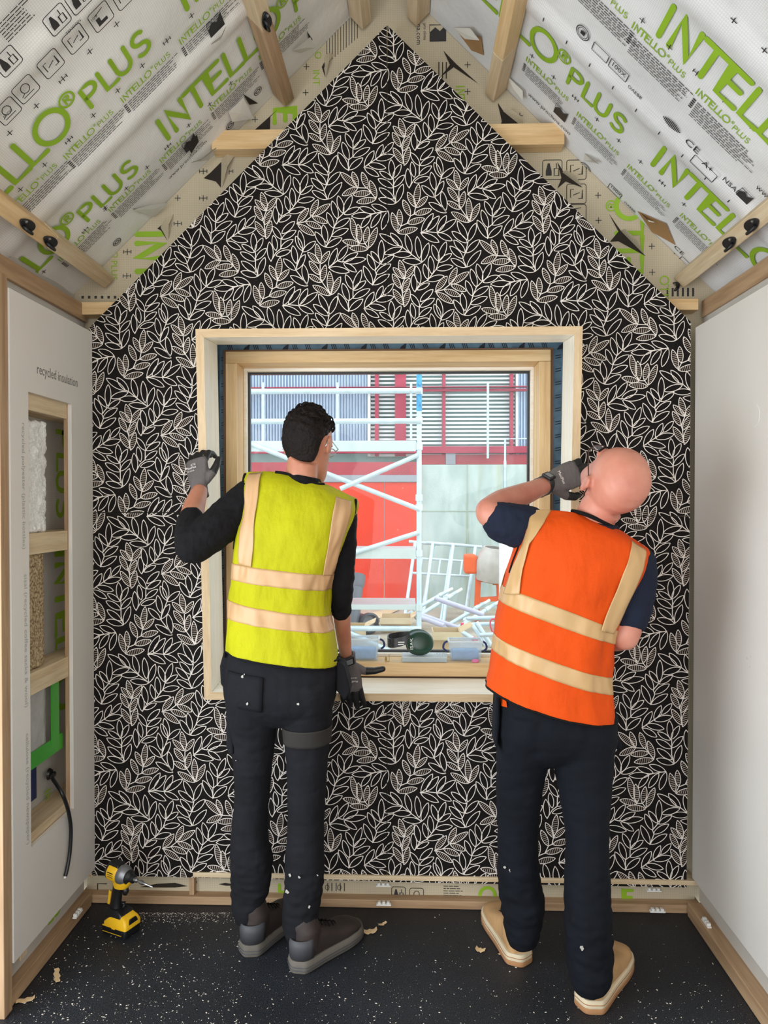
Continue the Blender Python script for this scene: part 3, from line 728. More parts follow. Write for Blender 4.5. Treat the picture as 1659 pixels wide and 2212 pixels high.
# instruction squares near the left edge
for (px, py, k) in ((47, 184, 3), (102, 130, 1), (155, 76, 1), (210, 28, 2), (115, 34, 0), (8, 232, 3), (8, 124, 0), (162, -12, 0), (260, -20, 1)):
    o = at(px, py) - ux * .031 - uy * .031 + N_ * .011; icon(BLK, o, ux, uy, k, 0.062)
for (px, py, t_) in ((2, 248, 'PRESS'), (130, 62, 'TENSION'), (190, 40, '10/8')):
    put_text(BLK, t_, 0.012, at(px, py) + N_ * .011, ux, uy)
fine_print(BLK, at(-10, 60), ux, uy, 0.10, 7, seed=5, indent=False)
put_text(BLK, 'www.proclima.com', 0.024, at(365, 387), ux, uy); put_text(BLK, 'pro clima', 0.017, at(410, 335), ux, uy)
logo_square(BLK, at(402, 330), ux, uy, 0.058); logo_square(BLK, at(452, 78), ux, uy, 0.058)
for (px, py) in ((496, 270), (252, 522), (556, 196)):
    o = at(px, py); stroke(BLK, arc(0, 0, 0.017, 0.017, 0, 350, 20), 0.003, o, ux, uy, closed=True); stroke(BLK, arc(0, 0, 0.010, 0.007, 0, 350, 14), 0.004, o, ux, uy, closed=True)
gl = GRN.build('green_print', M['print_green'], ROOFS['L']); BLK.build('black_print', M['print_black'], ROOFS['L'])
# ---- right slope
GRN, BLK = MB(), MB()
at, ux, uy, N_ = sheet('R')
o1 = at(1403, 352); big_line(GRN, o1, ux, uy, 0.125, -1, 1)
u2, y2 = roof_px('R', 1535, 190); o2 = at(1425, 52); o2 = V(o2.x, y2, o2.z); big_line(GRN, o2, ux, uy, 0.125, -1, 1)
big_line(GRN, o2 + V(0, -0.46, 0) + ux * 0.35, ux, uy, 0.125, -1, 1)
for (px, py) in ((1364, 58), (1502, 200), (1240, -70)):
    o = at(px, py); small_logo(GRN, o, ux, uy, 0.026); fine_print(BLK, o - uy * 0.022 + ux * 0.02, ux, uy, 0.24, 8, seed=px)
for (px, py) in ((1136, 130), (1245, 248), (1354, 360), (1468, 465)):
    o = at(px, py); small_logo(GRN, o, ux, uy, 0.026); fine_print(BLK, o - uy * 0.022 + ux * 0.012, ux, uy, 0.20, 6, seed=px)
plus_row('R', (1389, 43), -3, 5); plus_row('R', (1586, 43), -3, 3); plus_row('R', (1150, 120), -1, 8)
put_text(BLK, 'www.proclima.com', 0.026, at(1141, 204), ux, uy); put_text(BLK, 'www.proclima.com', 0.03, at(1632, 404), ux, uy)
logo_square(BLK, at(1196, 240), ux, uy, 0.055); logo_square(BLK, at(1590, 418), ux, uy, 0.045)
put_text(BLK, 'CE', 0.036, at(1478, 304), ux, uy, stretch=1.3); put_text(BLK, 'CE', 0.03, at(1455, 532), ux, uy, stretch=1.3)
put_text(BLK, 'NSAI', 0.028, at(1560, 386), ux, uy)
put_text(BLK, '100X', 0.026, at(1320, 138), ux, uy); put_text(BLK, '100X', 0.024, at(1318, 402), ux, uy)
for (px, py, w, h) in ((1318, 140, 0.07, 0.036), (1316, 404, 0.06, 0.034), (1282, 104, 0.06, 0.034), (1500, 342, 0.09, 0.042), (1470, 560, 0.07, 0.034)):
    o = at(px, py); rbox(BLK, o - uy * 0.006 - ux * 0.004, ux, uy, w, h, 0.003)
put_text(BLK, 'A+', 0.032, at(1518, 350), ux, uy); put_text(BLK, 'OAEBB', 0.018, at(1356, 186), ux, uy); put_text(BLK, 'OAEBB', 0.018, at(1348, 436), ux, uy)
for (px, py) in ((1260, 70), (1265, 362)):
    o = at(px, py); stroke(BLK, arc(0, 0, 0.024, 0.024, 0, 350, 24), 0.003, o, ux, uy, closed=True); stroke(BLK, arc(0, 0, 0.018, 0.018, 0, 350, 24), 0.002, o, ux, uy, closed=True); BLK.add([o + ux * a + uy * b for a, b in ((-0.008, -0.008), (0.008, -0.008), (0.008, 0.008), (-0.008, 0.006))], [(0, 1, 2, 3)])
o = at(1452, 268)
for k in range(14):
    f = (k + 0.5) / 14; h = 0.015 * math.sin(f * PI) ** 0.7
    stroke(BLK, [((f - 0.5) * 0.07, -h), ((f - 0.5) * 0.07, h)], 0.003, o, ux, uy, caps=False)
for k in range(16): stroke(BLK, [(0, -0.008), (0, 0.008)], 0.003, at(1080 + k * 50, 20 + k * 49 - 82), ux, uy, caps=False)
GRN.build('green_print', M['print_green'], ROOFS['R']); BLK.build('black_print', M['print_black'], ROOFS['R'])

# ---- gable fleece and the strip under the boards
GRN, BLK = MB(), MB()
G = lambda px, py: up(px, py, YG - 0.0012)
ex, ez = V(1, 0, 0), V(0, 0, 1)
logo(GRN, G(292, 500), -ez, ex, 0.105, part='INTELLO', wt=0.19)
logo(GRN, G(590, 232), -ez, ex, 0.085, part='E', wt=0.2)
logo(GRN, G(243, 545), -ez, ex, 0.02, part='O', wt=0.14); put_text(GRN, 'PLUS', 0.034, G(240, 562), -ez, ex)
put_text(GRN, 'INT', 0.036, G(676, 150), -ez, ex); put_text(GRN, 'LO', 0.036, G(680, 100), -ez, ex)
logo(GRN, G(1390, 705), ez, -ex, 0.105, part='INTELLO', wt=0.16)
logo(GRN, G(1335, 455), ez, -ex, 0.05, part='R', wt=0.15)
logo(GRN, G(1445, 690), ez, -ex, 0.034, part='INTELLO', wt=0.13); logo(GRN, G(984, 185), -ez, ex, 0.034, part='INTELLO', wt=0.13)
for (px, py) in ((662, 144), (660, 200), (275, 544), (274, 596), (384, 428), (439, 428), (384, 483), (551, 258), (1123, 250), (1010, 140), (1010, 198), (1292, 422), (1293, 476), (1408, 532), (1409, 588), (1465, 545)): plus(BLK, G(px, py), ex, ez, 0.022, dbl=(px + py) % 3 == 0)
for (px, py) in ((439, 370), (495, 370)): plus(BLK, G(px, py), ex, ez, 0.022, dbl=True)
for k in range(12):
    x = 706 + k * 6; stroke(BLK, [(0, 0), (0, 0.11 - 0.004 * (k % 4))], 0.0022, G(x, 128 - k * 5 + 10), ex, ez, caps=False)
for k in range(3): stroke(BLK, [(0, 0), (0, 0.06)], 0.004, G(948 + k * 8, 170), ex, ez, caps=False)
put_text(BLK, 'na.com', 0.026, G(900, 52), -ez, ex); put_text(BLK, 'pro clima', 0.016, G(915, 50), -ez, ex); logo_square(BLK, G(928, 90), ex, ez, 0.06)
for (px, py, k) in ((1172, 388, 0), (1224, 388, 1), (1224, 440, 1), (1224, 484, 2)): icon(BLK, G(px, py), ex, ez, k, 0.07)
for k in range(6):
    o = G(176 + k * 14, 645); BLK.add([o, o + ex * 0.009, o + ex * 0.009 + ez * 0.01, o + ez * 0.01], [(0, 1, 2, 3)])
    o = G(1440 + k * 11, 640); BLK.add([o, o + ex * 0.007, o + ex * 0.007 + ez * 0.03, o + ez * 0.03], [(0, 1, 2, 3)])
GRN.build('green_print', M['print_green'], WB); BLK.build('black_print', M['print_black'], WB)
GRN, BLK = MB(), MB(); B_ = lambda px, py: up(px, py, 2.6712)
logo(GRN, B_(600, 1945), ex, ez, 0.06, part='H', wt=0.2); logo(GRN, B_(1036, 1952), ex, ez, 0.062, part='O', wt=0.19)
logo(GRN, B_(1343, 1957), ex, ez, 0.06, part='E', wt=0.2); put_text(BLK, 'w.p', 0.035, B_(1410, 1965), ex, ez)
for k in range(5): stroke(BLK, [(0, 0), (0, 0.03)], 0.003, B_(708 + k * 9, 1925), ex, ez, caps=False)
for (px, py) in ((707, 1917), (733, 1917), (707, 1945)): stroke(BLK, arc(0, 0, 0.007, 0.009, 0, 350, 14), 0.002, B_(px, py), ex, ez, closed=True)
for (px, py, k) in ((846, 1945, 0), (885, 1948, 3), (845, 1975, 1), (915, 1972, 2)): icon(BLK, B_(px, py), ex, ez, k, 0.05)
fine_print(BLK, B_(958, 1915), ex, ez, 0.07, 7, seed=3, indent=False)
stroke(BLK, [(0, 0), (0, 0.05), (0.035, 0.05)], 0.004, B_(211, 1938), ex, ez, caps=False)
stroke(BLK, arc(0, 0.02, 0.012, 0.014, 60, 360, 14) + arc(0, 0.0, 0.006, 0.008, 90, 300, 8), 0.003, B_(418, 1915), ex, ez)
# tears in the strip
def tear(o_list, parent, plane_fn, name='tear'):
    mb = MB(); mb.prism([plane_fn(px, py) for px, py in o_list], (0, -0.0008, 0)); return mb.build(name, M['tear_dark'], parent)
tear([(303, 1916), (340, 1909), (378, 1907), (405, 1914), (378, 1917), (340, 1917)], bb, B_, 'tear'); tear([(472, 1910), (486, 1907), (500, 1909), (500, 1913), (488, 1913)], bb, B_, 'tear')
GRN.build('green_print', M['print_green'], bb); BLK.build('black_print', M['print_black'], bb)
# tears in the gable fleece, with the sheet curling beside them
G2 = lambda px, py: up(px, py, YG - 0.002)
for pts, fl in (
    ([(540, 290), (598, 238), (584, 252), (583, 287)], None),
    ([(440, 385), (455, 373), (483, 345), (478, 362), (477, 405), (466, 392)], [(478, 345), (510, 330), (480, 405)]),
    ([(340, 494), (375, 463), (347, 492), (362, 520), (355, 510), (348, 498)], [(347, 490), (375, 464), (364, 518)]),
    ([(695, 145), (706, 124), (700, 148), (703, 168)], [(700, 125), (720, 118), (704, 168)]),
    ([(958, 110), (985, 138), (1032, 180), (980, 145), (952, 166), (972, 140)], None),
    ([(1075, 222), (1086, 238), (1140, 283), (1078, 282), (1084, 262)], [(1086, 240), (1110, 240), (1136, 280)]),
    ([(1204, 350), (1216, 370), (1258, 405), (1222, 392), (1204, 407), (1213, 385)], [(1214, 372), (1228, 374), (1256, 403)]),
    ([(1316, 463), (1342, 500), (1394, 553), (1336, 521), (1318, 522), (1336, 500)], [(1340, 498), (1352, 500), (1392, 551)])):
    tear(pts, WB, G2)
    if fl:
        a, b, c = [G2(*p) for p in fl]; m_ = (b + c) / 2 + V(0, -0.028, 0)
        MB().add([a, (a + b) / 2 + V(0, -0.022, 0), b, m_, c], [(0, 1, 3), (1, 2, 3), (0, 3, 4)]).prism([a, b, c], (0, -0.001, 0)).build('curled_flap', M['mem_gable'], WB)
# peeled flaps on the roof sheets
def peel(side, pts, lift, mk='flap', hole=None):
    at_, ux_, uy_, N__ = sheet(side, 0.003)
    P_ = [at_(*p) for p in pts]
    mb = MB(); n = len(P_)
    top = [P_[i] + N__ * lift[i] for i in range(n)]
    c = sum(top, V(0, 0, 0)) / n + N__ * 0.003
    mb.add(top + [c], [(i, (i + 1) % n, n) for i in range(n)]); mb.add([p + N__ * 0.0012 for p in top] + [c + N__ * 0.0012], [(i, (i + 1) % n, n) for i in range(n)])
    mb.build('torn_flap', M[mk], ROOFS[side])
    if hole:
        at2, _, _, _ = sheet(side, 0.0025); mb = MB(); mb.prism([at2(*p) for p in hole], N__ * 0.0006); mb.build('torn_hole', M['paper_back' if side == 'R' else 'tear_dark'], ROOFS[side])
peel('L', [(520, 205), (540, 248), (500, 262), (492, 240)], [0.01, 0.016, 0.0, 0.0], hole=[(524, 202), (545, 215), (556, 222), (538, 225)])
peel('L', [(325, 425), (345, 420), (328, 462), (285, 452)], [0.03, 0.04, 0.01, 0.0], hole=[(285, 450), (326, 462), (318, 448)])
peel('L', [(420, 330), (458, 308), (448, 345), (410, 350)], [0.03, 0.02, 0.0, 0.0], hole=[(402, 312), (424, 290), (428, 305), (412, 330)])
peel('L', [(462, 60), (478, 42), (470, 78), (448, 90)], [0.03, 0.02, 0.0, 0.0])
peel('L', [(660, 70), (672, 92), (648, 112), (630, 108)], [0.02, 0.02, 0, 0], hole=[(662, 66), (674, 84), (668, 92)])
peel('R', [(980, 58), (1022, 55), (1046, 76), (1010, 78)], [0.0, 0.01, 0.02, 0.01], hole=[(990, 68), (1040, 78), (1046, 118), (1020, 108)])
peel('R', [(1385, 458), (1412, 468), (1425, 470), (1400, 474)], [0.0, 0.02, 0.02, 0.0], hole=[(1378, 455), (1440, 482), (1460, 528), (1410, 500)])
peel('R', [(1095, 160), (1135, 190), (1140, 208), (1098, 190)], [0.0, 0.01, 0.02, 0.0])
peel('R', [(1265, 330), (1290, 335), (1300, 348), (1262, 345)], [0.0, 0.02, 0.01, 0.0])

# ================================================================== window
wx0, wx1, wz0, wz1 = WIN_X0, WIN_X1, WIN_Z0, WIN_Z1
fw = 0.043; fy0, fy1 = 2.78, 2.958; YGL = 2.93
win = bpy.data.objects.new('window_1', None); COL.objects.link(win); ORG[win] = V((wx0 + wx1) / 2, 2.85, wz0); win.location = ORG[win]; struct(win)
MB().box((wx0, fy0, wz1 - fw), (wx1, fy1, wz1)).build('head', M['frame_x'], win, bevel=0.002)
MB().box((wx0, fy0, wz0), (wx1, fy1, wz0 + fw + 0.008)).build('sill_rail', M['frame_x'], win, bevel=0.002)
MB().box((wx0, fy0, wz0 + fw + 0.0085), (wx0 + fw, fy1, wz1 - fw - 0.0005)).build('jamb', M['frame_z'], win, bevel=0.002)
MB().box((wx1 - fw, fy0, wz0 + fw + 0.0085), (wx1, fy1, wz1 - fw - 0.0005)).build('jamb', M['frame_z'], win, bevel=0.002)
def ring(mb, x0, x1, z0, z1, y0, y1, t):
    for a in ((x0, z1 - t, x1, z1), (x0, z0, x1, z0 + t), (x0, z0 + t, x0 + t, z1 - t), (x1 - t, z0 + t, x1, z1 - t)): mb.box((a[0], y0, a[1]), (a[2], y1, a[3]))
ix0, ix1, iz0, iz1 = wx0 + fw, wx1 - fw, wz0 + fw + 0.008, wz1 - fw
mb = MB(); ring(mb, ix0, ix1, iz0, iz1, 2.895, 2.925, 0.012); mb.build('glazing_bead', M['lining_pale_x'], win, bevel=0.001)
mb = MB(); ring(mb, ix0 + 0.012, ix1 - 0.012, iz0 + 0.012, iz1 - 0.012, 2.92, 2.94, 0.008); mb.build('gasket', M['black_plastic'], win)
def glass_mat():
    m = bpy.data.materials.new('dusty_window_glass'); m.use_nodes = True; nt = m.node_tree; nt.nodes.clear()
    out = nt.nodes.new('ShaderNodeOutputMaterial'); tr = nt.nodes.new('ShaderNodeBsdfTransparent'); tr.inputs[0].default_value = (0.95, 0.985, 0.99, 1)
    gl = nt.nodes.new('ShaderNodeBsdfGlossy'); gl.inputs['Roughness'].default_value = 0.02
    df = nt.nodes.new('ShaderNodeBsdfTranslucent'); df.inputs[0].default_value = (0.95, 0.97, 1, 1)
    m1 = nt.nodes.new('ShaderNodeMixShader'); m1.inputs[0].default_value = 0.010
    nt.links.new(tr.outputs[0], m1.inputs[1]); nt.links.new(gl.outputs[0], m1.inputs[2])
    v = coords(nt); a = ramp2(nt, nz(nt, v, 2.4, 6, 0.7), (0.005, 0.005, 0.005, 1), (0.03, 0.03, 0.03, 1), 0.4, 0.7)
    vo = nt.nodes.new('ShaderNodeTexVoronoi'); vo.inputs['Scale'].default_value = 16; nt.links.new(v, vo.inputs['Vector'])
    sp = ramp2(nt, vo.outputs['Distance'], (0.12, 0.12, 0.12, 1), (0, 0, 0, 1), 0.03, 0.06)
    ad = nt.nodes.new('ShaderNodeMixRGB'); ad.blend_type = 'ADD'; ad.inputs[0].default_value = 1
    nt.links.new(a, ad.inputs[1]); nt.links.new(sp, ad.inputs[2])
    m2 = nt.nodes.new('ShaderNodeMixShader'); nt.links.new(ad.outputs[0], m2.inputs[0])
    nt.links.new(m1.outputs[0], m2.inputs[1]); nt.links.new(df.outputs[0], m2.inputs[2]); nt.links.new(m2.outputs[0], out.inputs[0]); return m
MB().box((ix0 + 0.014, 2.929, iz0 + 0.014), (ix1 - 0.014, 2.931, iz1 - 0.014)).build('pane', glass_mat(), win)
# blue sealing sheet lining the rough opening
tape = mat('blue_sealing_sheet', (112, 142, 160), 0.5, var=0.25, scale=26, bmp=0.3, bscale=40, bdist=0.004)
mb = MB(); ring(mb, HX0 - 0.004, HX1 + 0.004, HZ0 - 0.004, HZ1 + 0.004, 2.668, 2.86, 0.006)
ring(mb, HX0, HX1, HZ0, HZ1, 2.835, 2.842, 0.05); tp = mb.build('sealing_sheet', tape, win)
mb = MB()
for k in range(26):
    x = HX0 + 0.04 + k * 0.05; o = V(x, 2.834, HZ1 - 0.04)
    if k % 3 == 1: mb.prism([o, o + V(.026, 0, .004), o + V(.03, 0, .03), o + V(.01, 0, .016)], (0, -.0006, 0))
    else:
        for j in range(3): mb.prism([o + V(j * .007, 0, 0), o + V(j * .007 + .003, 0, 0), o + V(j * .007 - .006, 0, .026), o + V(j * .007 - .009, 0, .026)], (0, -.0006, 0))
for k in range(24):
    z = HZ0 + 0.1 + k * 0.05
    for x in (HX0 + 0.008, HX1 - 0.03):
        o = V(x, 2.834, z)
        for j in range(2): mb.prism([o + V(0, 0, j * .009), o + V(.022, 0, j * .009 + .004), o + V(.022, 0, j * .009 + .007), o + V(0, 0, j * .009 + .003)], (0, -.0006, 0))
mb.build('sheet_print', mat('dark_sheet_print', (38, 46, 56), 0.6), win)
mb = MB(); ring(mb, wx0 - 0.011, wx1 + 0.011, wz0 - 0.006, wz1 + 0.008, 2.79, 2.83, 0.011); mb.build('frame_edge', mat('stained_frame_edge', (112, 76, 46), 0.6), win)

# ---- loose timber lining frame, leaning into the room at its top
lw, lh, ld, lt = 1.306, 1.292, 0.18, 0.028
lc = up(837, 1515, 2.595)
LT = Matrix.Translation(V(up(837, 700, 2.5).x, 2.595, lc.z)) @ Matrix.Rotation(math.radians(4.1), 4, 'X')
t = thing('window_lining_frame', 'mitred pale timber lining frame held by both people, leaning out around the window', 'frame', LT @ V(0, 0, 0))
def mitre(name, a, b, c, d, mk):
    """outer edge a-b, inner edge d-c in the front plane, pushed back by the depth"""
    mb = MB(); pr = [LT @ V(p[0], 0, p[1]) for p in (a, b, c, d)]; dv = LT.to_3x3() @ V(0, ld, 0)
    vs = pr + [p + dv for p in pr]
    mb.add(vs, [(0, 1, 2, 3)], 0); mb.add(vs, [(7, 6, 5, 4), (0, 4, 5, 1), (1, 5, 6, 2), (2, 6, 7, 3), (3, 7, 4, 0)], 1)
    return mb.build(name, [M['lining_' + mk], M['lining_pale_' + mk]], t, bevel=0.0012)
x0, x1 = -lw / 2, lw / 2; g2 = 0.0004
mitre('head_board', (x0, lh), (x1, lh), (x1 - lt, lh - lt), (x0 + lt, lh - lt), 'x')
mitre('sill_board', (x0, 0), (x1, 0), (x1 - lt, lt), (x0 + lt, lt), 'x')
mitre('side_board', (x0 + g2, g2), (x0 + g2, lh - g2), (x0 + lt, lh - lt - g2), (x0 + lt, lt + g2), 'z')
mitre('side_board', (x1 - g2, g2), (x1 - g2, lh - g2), (x1 - lt, lh - lt - g2), (x1 - lt, lt + g2), 'z')

# ================================================================== outside the window
GZ = -0.10
def gy(py): return CAMP.z, (up(830, py, 1.0))
M['galv'] = mat('galvanised_tube', (196, 214, 222), 0.4, 0.25, var=0.1, scale=14)
M['alu'] = mat('aluminium_deck', (200, 214, 214), 0.35, 0.35, var=0.06)
M['hoard'] = mat('red_hoarding', (224, 56, 22), 0.45, var=0.07, scale=2)
M['redsteel'] = mat('red_painted_steel', (172, 44, 72), 0.45, var=0.08)
M['redtop'] = mat('dull_red_boarding', (170, 62, 70), 0.5, var=0.15, scale=3)
M['louvre'] = mat('white_louvre', (236, 242, 240), 0.45, var=0.03)
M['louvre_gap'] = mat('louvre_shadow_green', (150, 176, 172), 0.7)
M['clad'] = mat('grey_blue_cladding', (186, 202, 220), 0.5, var=0.06, scale=5)
M['greymetal'] = mat('grey_trim', (150, 152, 158), 0.5)
M['ground'] = mat('building_site_ground', (176, 164, 146), 0.9, var=0.25, scale=2.5, bmp=0.4, bscale=30, bdist=0.02)
struct(MB().box((-14, 3.02, GZ - 0.2), (14, 26, GZ)).build('ground', M['ground'], org=(0, 0, GZ)))
def wall_conc():
    m, nt, b = base_mat('weathered_concrete', 0.8, 0, 0.3); v = coords(nt, (1, 1, 0.35))
    c = ramp2(nt, nz(nt, v, 3.5, 6, 0.65), lin((150, 166, 160)), lin((192, 204, 198)), 0.3, 0.65)
    st = ramp2(nt, nz(nt, coords(nt, (6, 1, 0.25)), 1.3, 2), (0.86, 0.80, 0.62, 1), (1, 1, 1, 1), 0.28, 0.42)
    mx = nt.nodes.new('ShaderNodeMixRGB'); mx.blend_type = 'MULTIPLY'; mx.inputs[0].default_value = 0.8
    nt.links.new(c, mx.inputs[1]); nt.links.new(st, mx.inputs[2]); nt.links.new(mx.outputs[0], b.inputs['Base Color']); return m
YW = 10.9
def bx(mb, pxa, pya, pxb, pyb, Y, th, mi=0):
    a = up(pxa, pyb, Y); b = up(pxb, pya, Y); return mb.box((min(a.x, b.x), Y, min(a.z, b.z)), (max(a.x, b.x), Y + th, max(a.z, b.z)), mi)
cw = bx(MB(), 908, 1003, 1420, 1335, YW, 0.3)
cwo = struct(cw.build('wall_outside', wall_conc()))
mb = MB(); bx(mb, 1009, 1003, 1011, 1325, YW - 0.01, 0.012); bx(mb, 908, 1103, 1420, 1105, YW - 0.008, 0.01)
mb.build('panel_joints', mat('concrete_joint', (168, 178, 164), 0.9), cwo)
# red hoarding, three boards and a dull red top band
t = thing('red_hoarding', 'bright red site hoarding behind the scaffold, left of the concrete wall', 'hoarding', V(up(700, 1310, YW).x, YW, GZ))
for a, b in ((380, 606), (607, 829), (830.5, 906)):
    mb = MB(); p = up(a, 1040, YW - 0.05); q_ = up(b, 1040, YW - 0.05); mb.box((p.x, YW - 0.05, GZ), (q_.x, YW, up(830, 1042, YW).z)); mb.build('board', M['hoard'], t, bevel=0.004)
bx(MB(), 380, 998, 906, 1040, YW - 0.06, 0.05).build('top_band', M['redtop'], t)
bx(MB(), 380, 1026, 906, 1041, YW - 0.09, 0.05).build('grey_trim', M['greymetal'], t)
mb = MB(); bx(mb, 600, 1304, 906, 1309, YW - 0.10, 0.04); mb.build('kick_rail', M['hoard'], t)
# building beyond
YB = 14.0
t = thing('industrial_building', 'grey ribbed building with white louvres and dark red steelwork beyond the site', 'building', V(1.0, YB, GZ))
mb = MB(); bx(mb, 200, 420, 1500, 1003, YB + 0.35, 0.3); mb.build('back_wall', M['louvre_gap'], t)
mb = MB(); mb.box((-9, YB + 0.66, GZ), (9, YB + 0.9, 2.5)); mb.build('base_wall', M['greymetal'], t)
def ribs(pa, pb, y0, y1, pitch=6.4):
    mb = MB(); x = pa
    zt = up(830, y0, YB).z; zb = up(830, y1, YB).z; prof = []
    xa, xb = up(pa, 880, YB).x, up(pb, 880, YB).x; n = max(2, int((pb - pa) / pitch)); st_ = (xb - xa) / n; pts = []
    for k in range(n):
        for f, d in ((0, 0), (0.35, 0), (0.5, 0.06), (0.85, 0.06)): pts.append((xa + (k + f) * st_, YB + 0.1 + d))
    pts.append((xb, YB + 0.1))
    top = [V(x_, y_, zt) for x_, y_ in pts]; bot = [V(x_, y_, zb) for x_, y_ in pts]; m = len(pts)
    mb.add(top + bot, [(i, i + 1, i + 1 + m, i + m) for i in range(m - 1)]); bk = [p + V(0, 0.2, 0) for p in (bot[0], bot[-1], top[-1], top[0])]
    mb.add(bk, [(0, 1, 2, 3)]); return mb.build('ribbed_cladding', M['clad'], t)
ribs(300, 795, 420, 962); ribs(1121, 1420, 420, 985)
LV = MB()
for y in range(-2, 60):
    yy = 650 + y * 8.7
    if yy > 985: break
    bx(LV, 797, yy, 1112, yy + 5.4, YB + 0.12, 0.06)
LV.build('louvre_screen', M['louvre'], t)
for a, b in ((810, 818), (853, 877), (955, 963), (1102, 1110)): mb = MB(); bx(mb, a, 420, b, 985, YB - 0.02, 0.12); mb.build('red_post', M['redsteel'], t)
for a in (794, 1114): mb = MB(); bx(mb, a, 420, a + 6, 985, YB + 0.02, 0.1); mb.build('white_edge_trim', M['louvre'], t)
mb = MB(); bx(mb, 300, 832, 1400, 839, YB - 0.2, 0.15); bx(mb, 300, 838, 1400, 848, YB - 0.12, 0.1); mb.build('red_rail', M['redsteel'], t)
mb = MB(); bx(mb, 300, 963, 1400, 980, YB - 0.15, 0.15); mb.build('red_beam', M['redsteel'], t)
mb = MB(); bx(mb, 906, 981, 1400, 1003, YB - 0.08, 0.15); mb.build('red_beam', M['redtop'], t)
mb = MB(); bx(mb, 963, 978, 984, 1003, YB - 0.12, 0.03); mb.build('grey_bracket', M['greymetal'], t)
for a, y0, y1 in ((568, 826, 960), (729, 826, 960), (888, 828, 946), (1054, 826, 990)):
    mb = MB(); bx(mb, a - 2.5, y0, a + 2.5, y1, YB - 0.27, 0.05); st_ = mb.build('slotted_strut', M['galv'], t)
# pale post on the right and the thin conduit
t = thing('white_site_post', 'broad white post standing by the right edge of the glass', 'post', V(up(1100, 1340, 9.0).x, 9.0, GZ))
mb = MB(); p = up(1081, 1150, 9.0); q_ = up(1112, 1150, 9.0); mb.box((p.x, 9.0, GZ), (q_.x, 9.15, up(1090, 1128, 9).z)); mb.build('post', M['louvre'], t, bevel=0.01)
MB().box((p.x - 0.06, 8.94, GZ), (q_.x + 0.06, 9.21, GZ + 0.02)).build('foot', M['galv'], t)
t = thing('conduit_pipe', 'thin grey conduit running up the concrete wall', 'pipe', V(up(1091, 1200, YW).x, YW - 0.03, GZ))
a = up(1091, 948, YW - 0.03); MB().tube([V(a.x, a.y, GZ), a, V(up(1160, 948, YW).x, a.y, a.z)], 0.014, 8).build('tube', M['galv'], t, smooth='auto')
MB().lathe([(0.02, 0), (0.02, 0.1)], V(a.x, a.y, up(1091, 1010, YW).z), (0, 0, 1), 10).build('coupler', M['galv'], t)
# scaffold
YS = 7.0
sp = up(905, 1440, YS)
t = thing('scaffold_bay', 'pale aluminium scaffold bay with a blue banded upright and crossed braces outside the window', 'scaffold', V(sp.x, YS, GZ))
S_ = lambda px, py, dy=0: up(px, py, YS + dy)
def tb_(name, p, q, r=0.024, m='galv'): return MB().tube([p, q], r, 14).build(name, M[m], t, smooth='auto')
ux_ = sp.x
tb_('upright', V(ux_, YS, GZ + 0.005), V(ux_, YS, S_(905, 700).z))
tb_('upright', V(S_(400, 900).x, YS, GZ + 0.005), V(S_(400, 900).x, YS, S_(905, 700).z))
bl = tb_('blue_band', V(ux_, YS, S_(905, 888).z), V(ux_, YS, S_(905, 810).z), 0.0265, 'galv'); bl.data.materials.clear(); bl.data.materials.append(mat('blue_band', (60, 148, 198), 0.5, var=0.5, scale=30))
for py in (845, 910, 1357): tb_('ledger', V(S_(400, py).x, YS - 0.03, S_(905, py).z), V(ux_ + 0.02, YS - 0.03, S_(905, py).z), 0.026)
for p, q_ in (((532, 955), (905, 1100)), ((735, 1056), (903, 983)), ((560, 1260), (905, 1150)), ((560, 1275), (850, 1410))): tb_('brace', S_(p[0], p[1], -0.06), S_(q_[0], q_[1], -0.02), 0.023)
for py0, py1 in ((952, 975), (1185, 1207), (1306, 1317)):
    z1, z0 = S_(905, py0).z, S_(905, py1).z
    MB().box((S_(400, 900).x, YS - 0.02, z0), (ux_ - 0.03, YS + 0.02, z1)).box((S_(400, 900).x, YS + 0.02, z1 - 0.03), (ux_ - 0.03, YS + 0.55, z1 - 0.01)).build('deck', M['alu'], t, bevel=0.002)
for py in (845, 908, 965, 1075, 1096, 1195, 1312): MB().lathe([(0.034, -0.03), (0.034, 0.03)], V(ux_, YS, S_(905, py).z), (0, 0, 1), 14).build('coupler', M['alu'], t, smooth='auto')
MB().box((ux_ - 0.07, YS - 0.07, GZ), (ux_ + 0.07, YS + 0.07, GZ + 0.01)).build('base_plate', M['galv'], t)
# leaning frames against the concrete wall
def frame(label, px0, px1, pyt, pyb, pxb0, pxb1, Yt, Yb):
    a, b = up(px0, pyt, Yt), up(px1, pyt + (px1 - px0) * 0.09, Yt)
    c, d = V(up(pxb0, pyb, Yb).x, Yb, GZ + 0.02), V(up(pxb1, pyb, Yb).x, Yb, GZ + 0.02)
    t = thing('scaffold_end_frame', label, 'scaffold frame', (c + d) / 2, 'scaffold frames leaning on the concrete wall')
    MB().tube([a, c], 0.024, 12).build('leg', M['galv'], t, smooth='auto'); MB().tube([b, d], 0.024, 12).build('leg', M['galv'], t, smooth='auto')
    e = (b - a).normalized() * 0.09
    MB().tube([a - e, b + e], 0.022, 12).build('top_bar', M['galv'], t, smooth='auto')
    for f in (0.22, 0.42): MB().tube([a.lerp(c, f), b.lerp(d, f)], 0.017, 10).build('rung', M['galv'], t, smooth='auto')
    MB().tube([a.lerp(b, .5).lerp(c.lerp(d, .5), .22), a.lerp(b, .5).lerp(c.lerp(d, .5), .42)], 0.013, 8).build('stub', M['galv'], t, smooth='auto')
